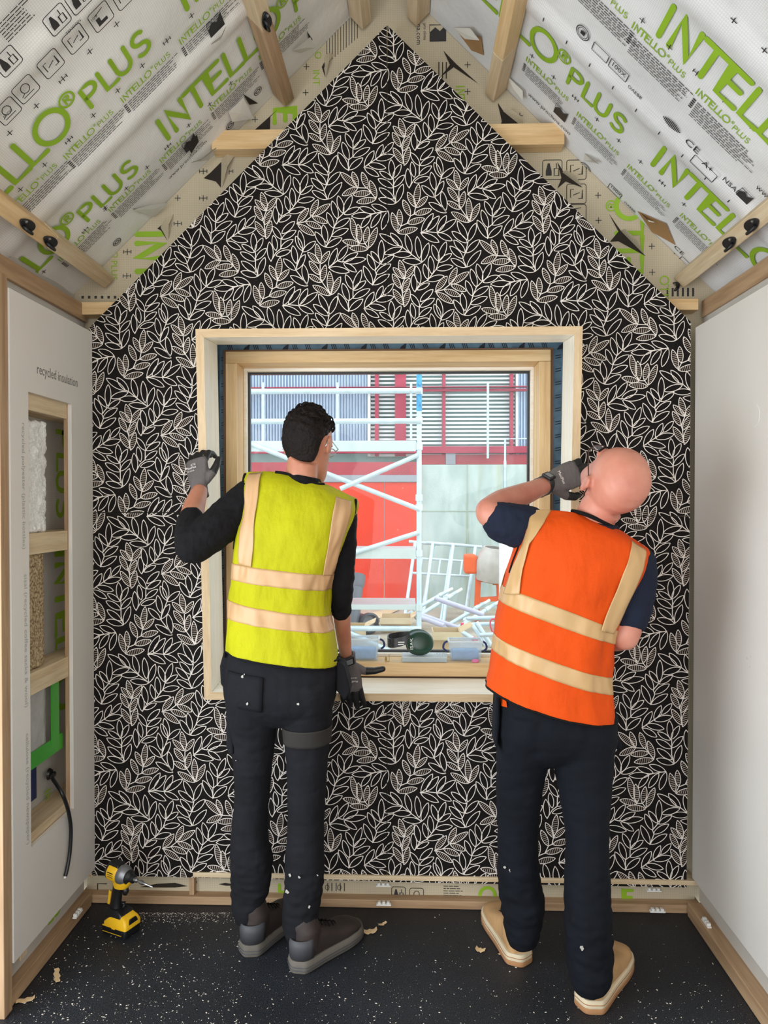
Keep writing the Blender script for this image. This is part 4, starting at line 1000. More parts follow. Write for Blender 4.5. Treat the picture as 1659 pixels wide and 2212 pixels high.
frame('tubular scaffold frame leaning on the wall, left of its group behind the upright', 897, 937, 1171, 1325, 874, 910, 10.5, 9.7)
frame('tubular scaffold frame leaning on the wall, centre of its group', 935, 977, 1173, 1330, 913, 953, 10.45, 9.6)
frame('tubular scaffold frame leaning on the wall, rightmost of its group', 979, 1027, 1176, 1335, 958, 1003, 10.4, 9.5)
# drain pipe and pipe end
t = thing('drain_pipe', 'grey plastic drain pipe with a wide socket standing by the red hoarding', 'pipe', V(up(760, 1320, 8.6).x, 8.6, GZ))
gp = mat('grey_drain_plastic', (104, 106, 112), 0.45)
a = V(up(758, 1320, 8.6).x, 8.6, GZ); b = up(771, 1246, 8.9)
dv = (b - a).normalized(); MB().tube([a, b - dv * 0.12], 0.085, 20).build('pipe', gp, t, smooth='auto')
mb = MB(); mb.lathe([(0.07, 0.02), (0.086, -0.14), (0.102, -0.10), (0.102, 0.02), (0.09, 0.02), (0.085, -0.05)], b, dv, 22, cap=False); mb.build('socket', gp, t, smooth='auto')
t = thing('drain_pipe', 'dark round pipe end lying on the ground below the red hoarding', 'pipe', V(up(800, 1335, 8.65).x, 8.65, GZ))
dk_ = mat('dark_drain_plastic', (66, 66, 72), 0.5); c = V(up(800, 1330, 8.65).x, 8.65, GZ + 0.13)
mb = MB(); mb.lathe([(0.085, 0.6), (0.085, 0.1), (0.12, 0.06), (0.125, 0.0), (0.105, -0.01), (0.085, 0.05), (0.08, 0.6)], c, V(-0.5, 0.85, 0.0), 24, cap=False); mb.build('pipe', dk_, t, smooth='auto')
MB().lathe([(0.083, 0), (0.083, 0.02), (0.03, 0.03)], c + V(-0.5, 0.85, 0).normalized() * 0.06, V(-0.5, 0.85, 0), 20).build('bung', mat('bung_grey', (140, 142, 146), 0.6), t)
# cement mixer
t = thing('cement_mixer', 'orange cement mixer with a dusty steel drum in front of the concrete wall', 'mixer', V(up(1035, 1330, 9.65).x, 9.65, GZ))
om = mat('orange_paint', (232, 96, 40), 0.5, var=0.12); YM = 9.65; Q = lambda px, py, dy=0: up(px, py, YM + dy)
dr = MB(); c = Q(1064, 1222); dr.lathe([(0.10, -0.22), (0.20, -0.19), (0.235, -0.06), (0.235, 0.06), (0.15, 0.24), (0.13, 0.24), (0.21, 0.05)], c, (0.12, -0.1, 1), 26, cap=True); dr.build('drum', mat('dusty_drum', (190, 184, 176), 0.6, 0.2, var=0.15), t, smooth='auto')
mb = MB(); bx(mb, 1004, 1199, 1031, 1240, YM - 0.1, 0.3); mb.build('motor_housing', om, t, bevel=0.03)
for p, q_, r in (((1034, 1222), (1030, 1318), .035), ((1028, 1252), (1078, 1252), .03), ((1030, 1296), (1078, 1293), .03), ((1078, 1252), (1080, 1318), .035)): MB().beam(Q(*p), Q(*q_), r * 2, r * 2, (0, 1, 0)).build('frame_bar', om, t, bevel=0.005)
MB().tube([Q(1030, 1318), V(Q(1030, 1318).x, YM, GZ + 0.01)], .03, 10).build('leg', om, t); MB().tube([Q(1080, 1318), V(Q(1080, 1318).x, YM, GZ + 0.01)], .03, 10).build('leg', om, t)
MB().lathe([(.05, -.05), (.05, .06)], Q(1073, 1256), (1, 0, 0), 14).build('gear_cover', mat('ochre_gear', (196, 130, 60), .6), t)
# tubes lying in a heap
pipe_sets = [((893, 1318), (965, 1278), 'white tube propped towards the upright, upper of the two beside it'), ((897, 1335), (985, 1280), 'white tube with a narrower spigot, propped just under its neighbour'),
 ((955, 1358), (1045, 1304), 'long white tube sloping up to the right in the heap'), ((978, 1362), (1068, 1306), 'long white tube at the right of the heap, sloping up under the orange mixer'),
 ((940, 1292), (1045, 1328), 'lilac tinted tube lying across the white ones'), ((900, 1325), (1000, 1360), 'lilac tinted tube sloping down behind the cardboard box'), ((905, 1332), (960, 1352), 'short lilac tube end beside the scaffold upright'),
 ((1010, 1336), (1085, 1334), 'level pale tube at the top right of the heap'), ((1000, 1350), (1085, 1347), 'level pale tube with a pink end at the right of the heap'), ((1022, 1352), (1052, 1398), 'pale tube sloping down to the right in front of the heap'),
 ((1030, 1345), (1062, 1396), 'thin pale tube sloping down beside its wider neighbour'), ((992, 1362), (1026, 1382), 'tube with a red end cap beside the cardboard box'), ((1038, 1372), (1090, 1370), 'lowest level tube by the orange vest'), ((858, 1338), (890, 1322), 'short white tube left of the scaffold upright'), ((868, 1340), (900, 1326), 'short white tube just left of the scaffold upright, nearer the ground')]
red_end = mat('red_end_cap', (206, 72, 92), 0.5); lil = mat('lilac_tube', (190, 188, 208), 0.45, 0.2)
for i, (p, q_, lbl) in enumerate(pipe_sets):
    Ya = 9.0 - 0.09 * i if i < 13 else (9.62 if i == 13 else 9.45)
    za = max(GZ + 0.03, up(p[0], p[1], Ya).z); a = up(p[0], p[1], Ya); b = up(q_[0], q_[1], Ya + (0.35 if i < 4 else -0.2))
    t = thing('scaffold_tube', lbl, 'tube', a, 'scaffold tubes heaped on the ground outside')
    MB().tube([a, b], 0.024 if i not in (4, 5, 6) else 0.03, 12).build('tube', lil if i in (4, 5, 6) else M['galv'], t, smooth='auto')
    d = (b - a).normalized()
    e_ = b if i < 4 else a
    if i < 4: MB().tube([b - d * 0.02, b + d * 0.10], 0.018, 10).build('spigot', M['louvre'], t, smooth='auto'); MB().lathe([(.031, -.03), (.031, .03)], b - d * 0.12, d, 12).build('collar', M['alu'], t, smooth='auto')
    if i in (8, 11): MB().lathe([(.026, -.02), (.026, .02)], b if i == 11 else a, d, 12).build('end_cap', red_end, t, smooth='auto')
# cardboard boxes
card = mat('cardboard', (206, 182, 144), 0.85, var=0.06); cardi = mat('cardboard_inside', (176, 156, 122), 0.9)
def carton(label, px0, px1, pyt, pyb, Y, dp, open_=True):
    a = up(px0, pyb, Y); b = up(px1, pyt, Y); t = thing('cardboard_box', label, 'box', V((a.x + b.x) / 2, Y + dp / 2, a.z), 'cardboard boxes on the ground outside')
    x0, x1, z0, z1 = a.x, b.x, a.z, b.z; w = 0.008; mb = MB()
    mb.box((x0, Y, z0), (x1, Y + w, z1)); mb.box((x0, Y + dp - w, z0), (x1, Y + dp, z1)); mb.box((x0, Y + w, z0), (x0 + w, Y + dp - w, z1)); mb.box((x1 - w, Y + w, z0), (x1, Y + dp - w, z1)); mb.box((x0 + w, Y + w, z0), (x1 - w, Y + dp - w, z0 + w)); mb.build('carton', card, t)
    f = MB(); f.prism([V(x0, Y, z1), V(x1, Y, z1), V(x1 + .02, Y - .14, z1 - .05), V(x0 - .02, Y - .14, z1 - .05)], (0, 0, .006)); f.build('front_flap', cardi, t)
    f = MB(); f.prism([V(x1, Y, z1), V(x1, Y + dp, z1), V(x1 + .12, Y + dp - .04, z1 + .06), V(x1 + .12, Y + .04, z1 + .06)], (0, 0, .006)); f.build('side_flap', card, t)
def gY(py, z=GZ): return (up(830, py, 1) - CAMP).z and (CAMP.z - z) / (CAMP.z - up(830, py, 1).z)
carton('open cardboard box right of the ear defenders', 935, 995, 1367, 1425, gY(1425), .32)
carton('cardboard box low on the left, behind the yellow vested person\'s forearm', 745, 786, 1358, 1392, gY(1392), .4)
carton('flattened open cardboard box behind the ear defenders', 822, 888, 1336, 1366, gY(1366), .4)
t = thing('cardboard_sheet', 'loose pale cardboard sheet on the ground below the red hoarding', 'cardboard', V(up(810, 1330, 8.4).x, 8.4, GZ))
MB().prism([upz(805, 1342, GZ + .01), upz(862, 1318, GZ + .01), upz(850, 1312, GZ + .03), upz(800, 1326, GZ + .03)], (0, 0, .008)).build('sheet', card, t)
t = thing('clamp_handle', 'curved red metal handle at the right edge of the heap', 'handle', V(up(1065, 1372, 8).x, 8, up(1065, 1372, 8).z))
MB().tube(smooth_path([up(a_, b_, 8.0) for a_, b_ in ((1075, 1338), (1062, 1338), (1059, 1350), (1064, 1366), (1066, 1382))]), 0.009, 8).build('loop', red_end, t, smooth=True)

# ================================================================== on the window ledge
LZ = iz0 + 0.0005
def clear_mat(name, c, a=0.55):
    m = bpy.data.materials.new(name); m.use_nodes = True; nt = m.node_tree; nt.nodes.clear()
    out = nt.nodes.new('ShaderNodeOutputMaterial'); tr = nt.nodes.new('ShaderNodeBsdfTransparent'); df = nt.nodes.new('ShaderNodeBsdfPrincipled')
    df.inputs['Base Color'].default_value = lin(c); df.inputs['Roughness'].default_value = 0.2
    mx = nt.nodes.new('ShaderNodeMixShader'); mx.inputs[0].default_value = a
    nt.links.new(tr.outputs[0], mx.inputs[1]); nt.links.new(df.outputs[0], mx.inputs[2]); nt.links.new(mx.outputs[0], out.inputs[0]); return m
clr = clear_mat('clear_plastic', (214, 232, 244), 0.28); bluef = mat('blue_contents', (92, 150, 206), 0.6, var=0.3, scale=40); navy = mat('navy_latch', (28, 40, 96), 0.4)
def tubbox(label, px0, px1, pyt, Y, dp, latches):
    a = up(px0, 1432, Y); b = up(px1, pyt, Y); x0, x1 = a.x, b.x; z0 = LZ; z1 = b.z
    t = thing('clear_storage_box', label, 'storage box', V((x0 + x1) / 2, Y + dp / 2, z0), 'clear plastic boxes on the window ledge')
    mb = MB(); w = 0.002; s = 0.006
    def sh(i):
        return [[V(x0 + s * (1 - f) + i, Y + s * (1 - f) + i, z0 + (z1 - z0) * f), V(x1 - s * (1 - f) - i, Y + s * (1 - f) + i, z0 + (z1 - z0) * f), V(x1 - s * (1 - f) - i, Y + dp - s * (1 - f) - i, z0 + (z1 - z0) * f), V(x0 + s * (1 - f) + i, Y + dp - s * (1 - f) - i, z0 + (z1 - z0) * f)] for f in (0, 1)]
    o_, i_ = sh(0), sh(w)
    mb.loft([o_[0], o_[1]] + [i_[1], [p + V(0, 0, w) for p in i_[0]]], cap0=True, cap1=True); mb.build('tub', clr, t)
    r = MB(); zt = z1
    for (p, q_) in ((V(x0, Y, zt), V(x1, Y, zt)), (V(x1, Y, zt), V(x1, Y + dp, zt)), (V(x1, Y + dp, zt), V(x0, Y + dp, zt)), (V(x0, Y + dp, zt), V(x0, Y, zt))): r.beam(p, q_, .006, .006)
    r.build('rim', clear_mat('clear_rim', (232, 244, 250), .8), t)
    MB().box((x0 + .012, Y + .012, z0 + .004), (x1 - .012, Y + dp - .012, z0 + (z1 - z0) * .55)).build('contents', bluef, t, bevel=.006)
    for sgn in latches:
        xx = x0 - .004 if sgn < 0 else x1 + .004
        MB().tube(smooth_path([V(xx, Y + dp * .5, z1 - .004), V(xx + sgn * .012, Y + dp * .5, z1 - .012), V(xx + sgn * .016, Y + dp * .5, z1 - .03), V(xx + sgn * .004, Y + dp * .5, z1 - .042)]), .004, 8).build('latch', navy, t, smooth=True)
    return t, x0, x1, z1
tubbox('clear plastic box with blue contents at the left of the ledge, beside the yellow vest', 742, 818, 1382, 2.815, .075, (1,))
tR, bx0, bx1, bz1 = tubbox('clear plastic box with navy latches at the right of the ledge, beside the orange vest', 970, 1042, 1387, 2.815, .075, (-1, 1))
t = thing('organiser_case', 'flat clear lidded case lying under the ear defenders', 'case', V(up(915, 1430, 2.80).x, 2.82, LZ))
a, b = up(868, 1432, 2.79).x, up(966, 1432, 2.79).x
MB().box((a, 2.788, LZ), (b, 2.872, LZ + .016)).build('case', clear_mat('clear_case', (220, 238, 246), .45), t, bevel=.003)
MB().box((a, 2.788, LZ + .0165), (b, 2.872, LZ + .022)).build('lid', clear_mat('clear_lid', (232, 246, 250), .5), t, bevel=.002)
for k in range(6):
    x = b - .04 + .006 * k; MB().box((x, 2.80, LZ + .022), (x + .003, 2.84, LZ + .028)).build('rib', clear_mat('clear_ribs', (235, 246, 250), .6), t)
t = thing('eraser_plug', 'small pink plug on the ledge in front of the right clear box', 'plug', V(up(1027, 1427, 2.795).x, 2.797, LZ))
c = V(up(1027, 1427, 2.797).x, 2.797, LZ); mb = MB(); mb.loft([[c + V(x * s_, y * s_ * .6, z) for x, y in [(.014 * math.cos(2 * PI * k / 14), .011 * math.sin(2 * PI * k / 14)) for k in range(14)]] for s_, z in ((.8, 0), (1, .004), (1, .009), (.6, .012))]); mb.build('plug', mat('pink_rubber', (226, 130, 176), .6), t, smooth='auto')
t = thing('fixing_bracket', 'little brass coloured bracket left of the flat clear case', 'bracket', V(up(838, 1425, 2.795).x, 2.80, LZ))
c = V(up(838, 1425, 2.80).x, 2.80, LZ); br = mat('brass', (196, 168, 104), .35, .8)
MB().box(c + V(-.012, 0, 0), c + V(.006, .014, .003)).box(c + V(.003, 0, .003), c + V(.006, .014, .026)).build('plate', br, t, bevel=.001)
MB().lathe([(.004, 0), (.004, .012), (.002, .014)], c + V(-.008, .007, .003), (0, 0, 1), 10).build('screw', br, t)
# ear defenders lying on the case
t = thing('ear_defenders', 'dark green ear defenders with a black headband lying on the window ledge', 'ear defenders', V(up(900, 1415, 2.82).x, 2.82, LZ + .022))
cc = up(907, 1390, 2.80); cc = V(cc.x, 2.812, max(cc.z, LZ + .022 + .046)); grn = mat('dark_green_cup', (28, 66, 52), .3, var=.15)
axn = V(0.12, -1, 0.22).normalized(); tx = axn.cross(V(0, 0, 1)).normalized() * -1; tz = tx.cross(axn) * -1
if tz.z < 0: tz = -tz
def cup(mb, sc_, depths, n=28):
    rings = []
    for (r, h) in depths:
        rings.append([cc + tx * (math.cos(a_) * .051 * r * sc_) + tz * (math.copysign(abs(math.sin(a_)) ** .85, math.sin(a_)) * .045 * r * sc_) + axn * h for a_ in [2 * PI * k / n for k in range(n)]])
    return mb.loft(rings)
cup(MB(), 1, [(.9, 0), (1.0, .004), (1, .012), (.93, .021), (.78, .027), (.5, .030), (.2, .031)]).build('cup', grn, t, smooth='auto')
cup(MB(), 1, [(.98, -.022), (1.04, -.018), (1.04, -.004), (.98, .001)]).build('ear_cushion', M['black_plastic'], t, smooth='auto')
cup(MB(), 1, [(.95, -.026), (1.0, -.024), (1.0, -.021)]).build('ring', M['louvre'], t, smooth='auto')
hb = [cc + tx * -.04 + axn * .018 + tz * .02, cc + tx * -.062 + axn * .012 + tz * .008, cc + tx * -.10 + axn * .010 + tz * .0, cc + tx * -.118 + axn * -.01 + tz * .004, cc + tx * -.112 + axn * -.045 + tz * .02, cc + tx * -.07 + axn * -.066 + tz * .028, cc + tx * -.03 + axn * -.068 + tz * .03]
mb = MB(); sp_ = smooth_path(hb, 6); rings = []
for i, p in enumerate(sp_):
    d = (sp_[min(i + 1, len(sp_) - 1)] - sp_[max(i - 1, 0)]).normalized(); s_ = d.cross(tz).normalized()
    rings.append([p + tz * .017 + s_ * .0025, p - tz * .017 + s_ * .0025, p - tz * .017 - s_ * .0025, p + tz * .017 - s_ * .0025])
hbo = mb.loft(rings).build('headband', M['black_plastic'], t, bevel=.001)
cup2 = MB(); c0 = cc; cc = cc + axn * -.052 + tz * .012; cup(cup2, .96, [(.9, 0), (1.0, -.004), (1, -.012), (.9, -.022), (.5, -.028)]); cup2.build('cup', grn, t, smooth='auto'); cc = c0
tb = MB(); mt_ = cc + axn * .0315
put_text(tb, 'ISAK', .016, cc + tx * -.030 + tz * -.026 + axn * .0285, tz, -tx, stretch=1.35); tb.build('handwriting', M['louvre'], t)
tb = MB(); 
for k, w_ in ((0, .03), (1, .022)): p_ = cc + tx * (-.085) + axn * .0148 + tz * (.001 - .008 * k); tb.add([p_, p_ + tx * w_, p_ + tx * w_ + tz * .004, p_ + tz * .004], [(0, 1, 2, 3)])
tb.build('band_print', M['louvre'], t)

# ================================================================== on the floor
yel = mat('tool_yellow', (236, 184, 32), 0.4, var=0.06); blk = M['black_plastic']; grey_cast = mat('cast_grey', (134, 134, 136), 0.4, 0.6, var=0.1)
def driver():
    base = upz(262, 2030, 0.0); base = V(base.x - 0.020, base.y + 0.05, 0.0)
    t = thing('impact_driver', 'yellow and black cordless impact driver standing on its battery in the left corner', 'power drill', base)
    R3 = Matrix.Rotation(math.radians(-24), 4, 'Z'); T = Matrix.Translation(base) @ R3 @ Matrix.Scale(0.93, 4)
    def part(name, mb, m, bev=0.0, sm=False): mb.xf(T); return mb.build(name, m, t, smooth=sm, bevel=bev)
    # local: x forward (the bit), y away, z up
    def rr(x0, x1, y0, y1, z, r=0.008): return [V(x, y, z) for x, y in arc(x1 - r, y1 - r, r, r, 0, 90, 3) + arc(x0 + r, y1 - r, r, r, 90, 180, 3) + arc(x0 + r, y0 + r, r, r, 180, 270, 3) + arc(x1 - r, y0 + r, r, r, 270, 360, 3)]
    mb = MB().loft([rr(-.052, .056, -.038, .038, .001), rr(-.054, .058, -.039, .039, .006), rr(-.054, .058, -.039, .039, .034), rr(-.050, .055, -.037, .037, .040)])
    bat = part('battery', mb, blk, sm='auto')
    mb = MB().loft([rr(-.050, .060, -.0395, .0395, .030), rr(-.048, .060, -.0395, .0395, .044), rr(-.030, .052, -.034, .034, .060), rr(-.012, .034, -.028, .028, .072)]); part('battery_cover', mb, yel, sm='auto')
    mb = MB().loft([rr(-.052, .036, -.033, .033, .056), rr(-.050, .030, -.031, .031, .076), rr(-.046, .010, -.026, .026, .086)]); part('battery_foot', mb, blk, sm='auto')
    mb = MB().box((-.050, -.0405, .012), (.040, -.0385, .030)); part('front_panel', mb, blk, .001)
    mb = MB().box((-.050, -.0408, .0305), (-.006, -.0386, .0345)).box((.010, -.0408, .0305), (.042, -.0386, .0345)).box((-.050, -.0408, .010), (.040, -.0386, .0115)).box((-.006, -.0408, .027), (.010, -.0386, .0315)); part('yellow_trim', mb, yel)
    mb = MB().prism([T.inverted() @ (T @ V(.0605, y, z)) for y, z in ((-.022, .046), (.022, .046), (.014, .062), (-.014, .062))], (-.006, 0, 0)); part('side_badge', mb, blk)
    # handle
    def el(x, z, a, b, tilt=0.0): return [V(x + math.cos(k) * a, math.sin(k) * b, z + math.cos(k) * a * tilt) for k in [2 * PI * i / 18 for i in range(18)]]
    mb = MB().loft([el(-.026, .080, .026, .021), el(-.024, .105, .021, .018), el(-.018, .135, .020, .0175), el(-.012, .160, .022, .018), el(-.006, .180, .027, .019)]); hd = part('handle', mb, blk, sm='auto')
    mb = MB().prism([V(-.046, -.0185, .10), V(-.036, -.0195, .10), V(-.026, -.0195, .148), V(-.038, -.0185, .152)], (0, -.002, 0)); part('grip_flash', mb, yel)
    mb = MB().loft([el(.0, .163, .030, .021, .0), el(.004, .178, .040, .024), el(.006, .196, .05, .026)]); part('trigger_guard', mb, yel, sm='auto')
    mb = MB().tube([V(.020, 0, .168), V(.024, 0, .152), V(.020, 0, .140)], [.011, .012, .008], 12); part('trigger', mb, blk, sm=True)
    mb = MB().tube([V(.004, 0, .086), V(.020, 0, .098), V(.018, 0, .108), V(.004, 0, .104)], .006, 8); part('belt_hook', mb, blk, sm=True)
    ax = V(1, 0, -0.10).normalized() * .76; c0 = V(-.050, 0, .216)
    mb = MB().lathe([(.020, -.012), (.028, -.004), (.031, .004), (.031, .02)], c0, ax, 24); part('rear_cap', mb, blk, sm='auto')
    mb = MB().lathe([(.0325, .012), (.0335, .02), (.0335, .062), (.031, .070)], c0, ax, 26); part('motor_housing', mb, yel, sm='auto')
    mb = MB().prism([c0 + ax * .0 + V(0, -.020, .020), c0 + ax * .075 + V(0, -.020, .022), c0 + ax * .070 + V(0, -.016, .036), c0 + ax * .008 + V(0, -.016, .036)], (0, .036, 0)); part('top_shell', mb, blk, .003)
    mb = MB()
    for i in range(6):
        for j in range(3): p = c0 + ax * (.022 + i * .006) + V(0, -.0335, -.006 + j * .007); mb.box((p.x, p.y, p.z), (p.x + .0035, p.y + .002, p.z + .003))
    part('vents', mb, blk)
    mb = MB().lathe([(.033, .070), (.0345, .074), (.033, .095), (.024, .118)], c0, ax, 26); part('gear_case', mb, grey_cast, sm='auto')
    mb = MB().lathe([(.0255, .110), (.0255, .122), (.020, .128), (.015, .134), (.015, .150), (.011, .154)], c0, ax, 22); part('nose_guard', mb, blk, sm='auto')
    mb = MB().lathe([(.0085, .152), (.0085, .168), (.006, .171)], c0, ax, 16); ch = part('collet', mb, M['steel'], sm='auto')
    mb = MB().lathe([(.0042, .168), (.0042, .188), (.0075, .190), (.0075, .206), (.0045, .208), (.0045, .226), (.003, .230), (.0028, .262), (.001, .268)], c0, ax, 12); part('driver_bit', mb, M['steel'], sm='auto')
driver()
def pclip(px, py, Y=None, z=None, axis='x', label=''):
    p = up(px, py, Y) if Y is not None else upz(px, py, z)
    t = thing('cable_clip', label, 'clip', p, 'white plastic clips along the floor rails')
    u = V(1, 0, 0) if axis == 'x' else V(0, 1, 0); w = V(0, 1, 0) if axis == 'x' else V(1, 0, 0); mt = Matrix((u, w, V(0, 0, 1))).transposed().to_4x4(); mt.translation = p
    MB().box((-.026, -.007, 0), (.026, .007, .005), mtx=mt).build('plate', M['white_plastic'], t, bevel=.001)
    mb = MB()
    for s in (-.016, .0, .016): mb.box((s - .005, -.0065, .005), (s + .005, .0065, .013), mtx=mt)
    mb.build('hooks', M['white_plastic'], t, bevel=.001)
pclip(168, 1976, z=.0505, axis='y', label='white plastic clip on the left floor rail beside the impact driver')
pclip(829, 1955, z=.0315, axis='x', label='white plastic clip on top of the back floor rail, between the two people')
pclip(1420, 1970, z=.0315, axis='x', label='white plastic clip on the back rail at the right, below another clip')
pclip(828, 1914, Y=2.668, axis='x', label='white plastic clip on the fleece strip directly under the leaf boards, centre')
pclip(1412, 1925, Y=2.668, axis='x', label='white plastic clip on the fleece strip under the boards at the right, above another clip')
pclip(1526, 1996, z=.0505, axis='y', label='white plastic clip on the right floor rail')
# wood shavings one could pick up
shv = mat('wood_shaving', (228, 196, 150), 0.7, var=0.1)
def shaving(px, py, l, w, a, curl, label):
    p = upz(px, py, 0.0); n = 7; mb = MB(); R = Matrix.Rotation(math.radians(a), 3, 'Z'); vs = []
    for i in range(n + 1):
        f = i / n - .5
        for s in (-.5, .5):
            vs.append(p + R @ V(f * l, s * w * (1 - .5 * abs(f)) + .15 * w * math.sin(i * 2.2 + px), 0.0015 + curl * (4 * f * f) * (1 if i % 2 else .8)))
    top = [v + V(0, 0, .0012) for v in vs]; m = len(vs)
    fs = [(2 * i, 2 * i + 1, 2 * i + 3, 2 * i + 2) for i in range(n)]
    mb.add(vs, fs); mb.add(top, fs); mb.add(vs + top, [(2 * i, 2 * i + 2, 2 * i + 2 + m, 2 * i + m) for i in range(n)] + [(2 * i + 1, 2 * i + 3, 2 * i + 3 + m, 2 * i + 1 + m) for i in range(n)] + [(0, 1, 1 + m, m), (2 * n, 2 * n + 1, 2 * n + 1 + m, 2 * n + m)])
    tag(mb.build('wood_shaving', shv, org=p), label, 'wood shaving', 'wood shavings on the black floor')
shaving(797, 2014, .055, .026, 10, .008, 'large pale wood shaving on the floor between the two people')
shaving(826, 1998, .03, .012, 35, .006, 'small curled shaving just above the large one, between the two people')
shaving(1038, 2054, .032, .022, -20, .007, 'pale wood chip on the floor, left of the tan boots')
shaving(1080, 2062, .014, .008, 40, .003, 'tiny chip beside the nearer tan boot heel')
shaving(123, 2110, .07, .017, 118, .004, 'flat wood strip standing along the dusty floor by the left wall')
shaving(55, 2162, .05, .02, 22, .004, 'wood offcut chip in the bottom left corner of the floor')
# sawdust and crumbs: nobody could count them
dust = MB(); rr_ = random.Random(3)
def crumb(x, y, s, a):
    c, d = math.cos(a) * s, math.sin(a) * s; e = rr_.uniform(.25, .6); h = s * .35 + .0004
    dust.add([V(x - c, y - d, .0003), V(x + d * e, y - c * e, .0003), V(x + c, y + d, .0003), V(x - d * e, y + c * e, .0003), V(x, y, h)], [(0, 1, 4), (1, 2, 4), (2, 3, 4), (3, 0, 4)])
for i in range(5200):
    px = rr_.uniform(0, 1659); py = 1972 + (rr_.random() ** .8) * 330
    p = upz(px, py, 0)
    dens = 1.0 if px < 520 else 0.22
    if px < 330 and py < 2110: dens = 1.0
    if py > 2120: dens += .25
    if rr_.random() > dens or not (-1.13 < p.x < 0.97) or p.y > 2.6: continue
    crumb(p.x, p.y, .0009 + .0036 * rr_.random() ** 3, rr_.uniform(0, 6.28))
for i in range(420):
    px = rr_.uniform(300, 520); p = upz(px, 1972 + rr_.random() ** 2 * 22, 0)
    if p.y < 2.615: crumb(p.x, p.y, .0012 + .002 * rr_.random() ** 2, rr_.uniform(0, 6.28))
d = dust.build('sawdust', mat('pale_sawdust', (216, 206, 190), .9), org=(0, 0, 0)); d['kind'] = 'stuff'; d['label'] = 'pale sawdust and crumbs scattered over the black floor'; d['category'] = 'sawdust'

# ================================================================== the two people
def skin_mat(name, c, c2):
    m, nt, b = base_mat(name, 0.45, 0, 0.4); v = coords(nt)
    nt.links.new(ramp2(nt, nz(nt, v, 14, 4), lin(c2), lin(c), 0.3, 0.7), b.inputs['Base Color'])
    b.inputs['Subsurface Weight'].default_value = 0.15; b.inputs['Subsurface Radius'].default_value = (0.012, 0.004, 0.002); b.inputs['Subsurface Scale'].default_value = 0.6
    bump(nt, b, nz(nt, v, 260, 3), 0.08, 0.001); return m
def cloth(name, c, var=0.1, b1=0.35, s1=22, weave=900, rough=0.85, spec=0.2):
    m, nt, b = base_mat(name, rough, 0, spec); v = coords(nt); l = lin(c)
    nt.links.new(ramp2(nt, nz(nt, v, 9, 4), tuple(x * (1 - var) for x in l[:3]) + (1,), tuple(x * (1 + var) for x in l[:3]) + (1,)), b.inputs['Base Color'])
    ad = nt.nodes.new('ShaderNodeMath'); ad.operation = 'MULTIPLY_ADD'; ad.inputs[1].default_value = 0.06
    nt.links.new(nz(nt, v, weave, 1), ad.inputs[0]); nt.links.new(nz(nt, coords(nt, (1, 1, 0.55)), s1, 3, 0.45), ad.inputs[2])
    bump(nt, b, ad.outputs[0], b1, 0.026); return m
M['vest_yellow'] = cloth('lime_vest_fabric', (180, 177, 14), 0.05, 0.9, 13, rough=0.6)
M['vest_orange'] = cloth('orange_vest_fabric', (220, 77, 6), 0.05, 0.8, 11, rough=0.6)
M['strip'] = cloth('sand_reflective_strip', (192, 152, 108), 0.06, 0.15, 18, weave=1500, rough=0.4, spec=0.5)
M['strip2'] = cloth('pale_reflective_strip', (194, 156, 106), 0.06, 0.15, 18, weave=1500, rough=0.35, spec=0.5)
M['binding'] = cloth('black_binding', (16, 15, 16), 0.1)
M['sweater'] = cloth('black_sweater_knit', (17, 16, 18), 0.15, 0.5, 26)
M['tee'] = cloth('navy_tee', (28, 34, 50), 0.12, 0.5, 24)
M['trouser_a'] = cloth('charcoal_work_trousers', (24, 24, 28), 0.22, 0.35, 16)
M['trouser_b'] = cloth('navy_work_trousers', (14, 17, 24), 0.2, 0.35, 14)
M['patch_a'] = cloth('stretch_panel_grey', (52, 49, 46), 0.1, 0.2, 18)
M['skin_a'] = skin_mat('skin_light', (196, 138, 110), (176, 112, 88)); M['skin_b'] = skin_mat('skin_pink', (206, 142, 120), (190, 120, 100))
M['hair'] = mat('dark_brown_hair', (21, 14, 11), 0.7, var=0.35, scale=60, bmp=0.8, bscale=140, bdist=0.006, spec=0.2)
M['glove_grey'] = cloth('grey_knit_glove', (98, 92, 90), 0.12, 0.3, 60, weave=500)
M['glove_black'] = mat('black_nitrile_coating', (22, 21, 21), 0.5, var=0.2, scale=60, bmp=0.3, bscale=300)
M['watch'] = M['black_plastic']; M['watch_face'] = mat('grey_watch_face', (120, 124, 126), 0.25)
M['boot_a'] = mat('dark_brown_boot', (50, 40, 37), 0.6, var=0.2, scale=18, bmp=0.3, bscale=60, bdist=0.003); M['heel_a'] = mat('grey_heel_panel', (66, 66, 70), 0.6, var=0.1); M['sole_a'] = mat('grey_boot_sole', (98, 92, 84), 0.8, var=0.15)
M['boot_b'] = mat('tan_nubuck_boot', (186, 146, 100), 0.75, var=0.14, scale=14, bmp=0.25, bscale=50, bdist=0.003); M['mid_b'] = mat('cream_midsole', (206, 190, 160), 0.8, var=0.1); M['sole_b'] = mat('gum_outsole', (164, 118, 78), 0.8, var=0.1)

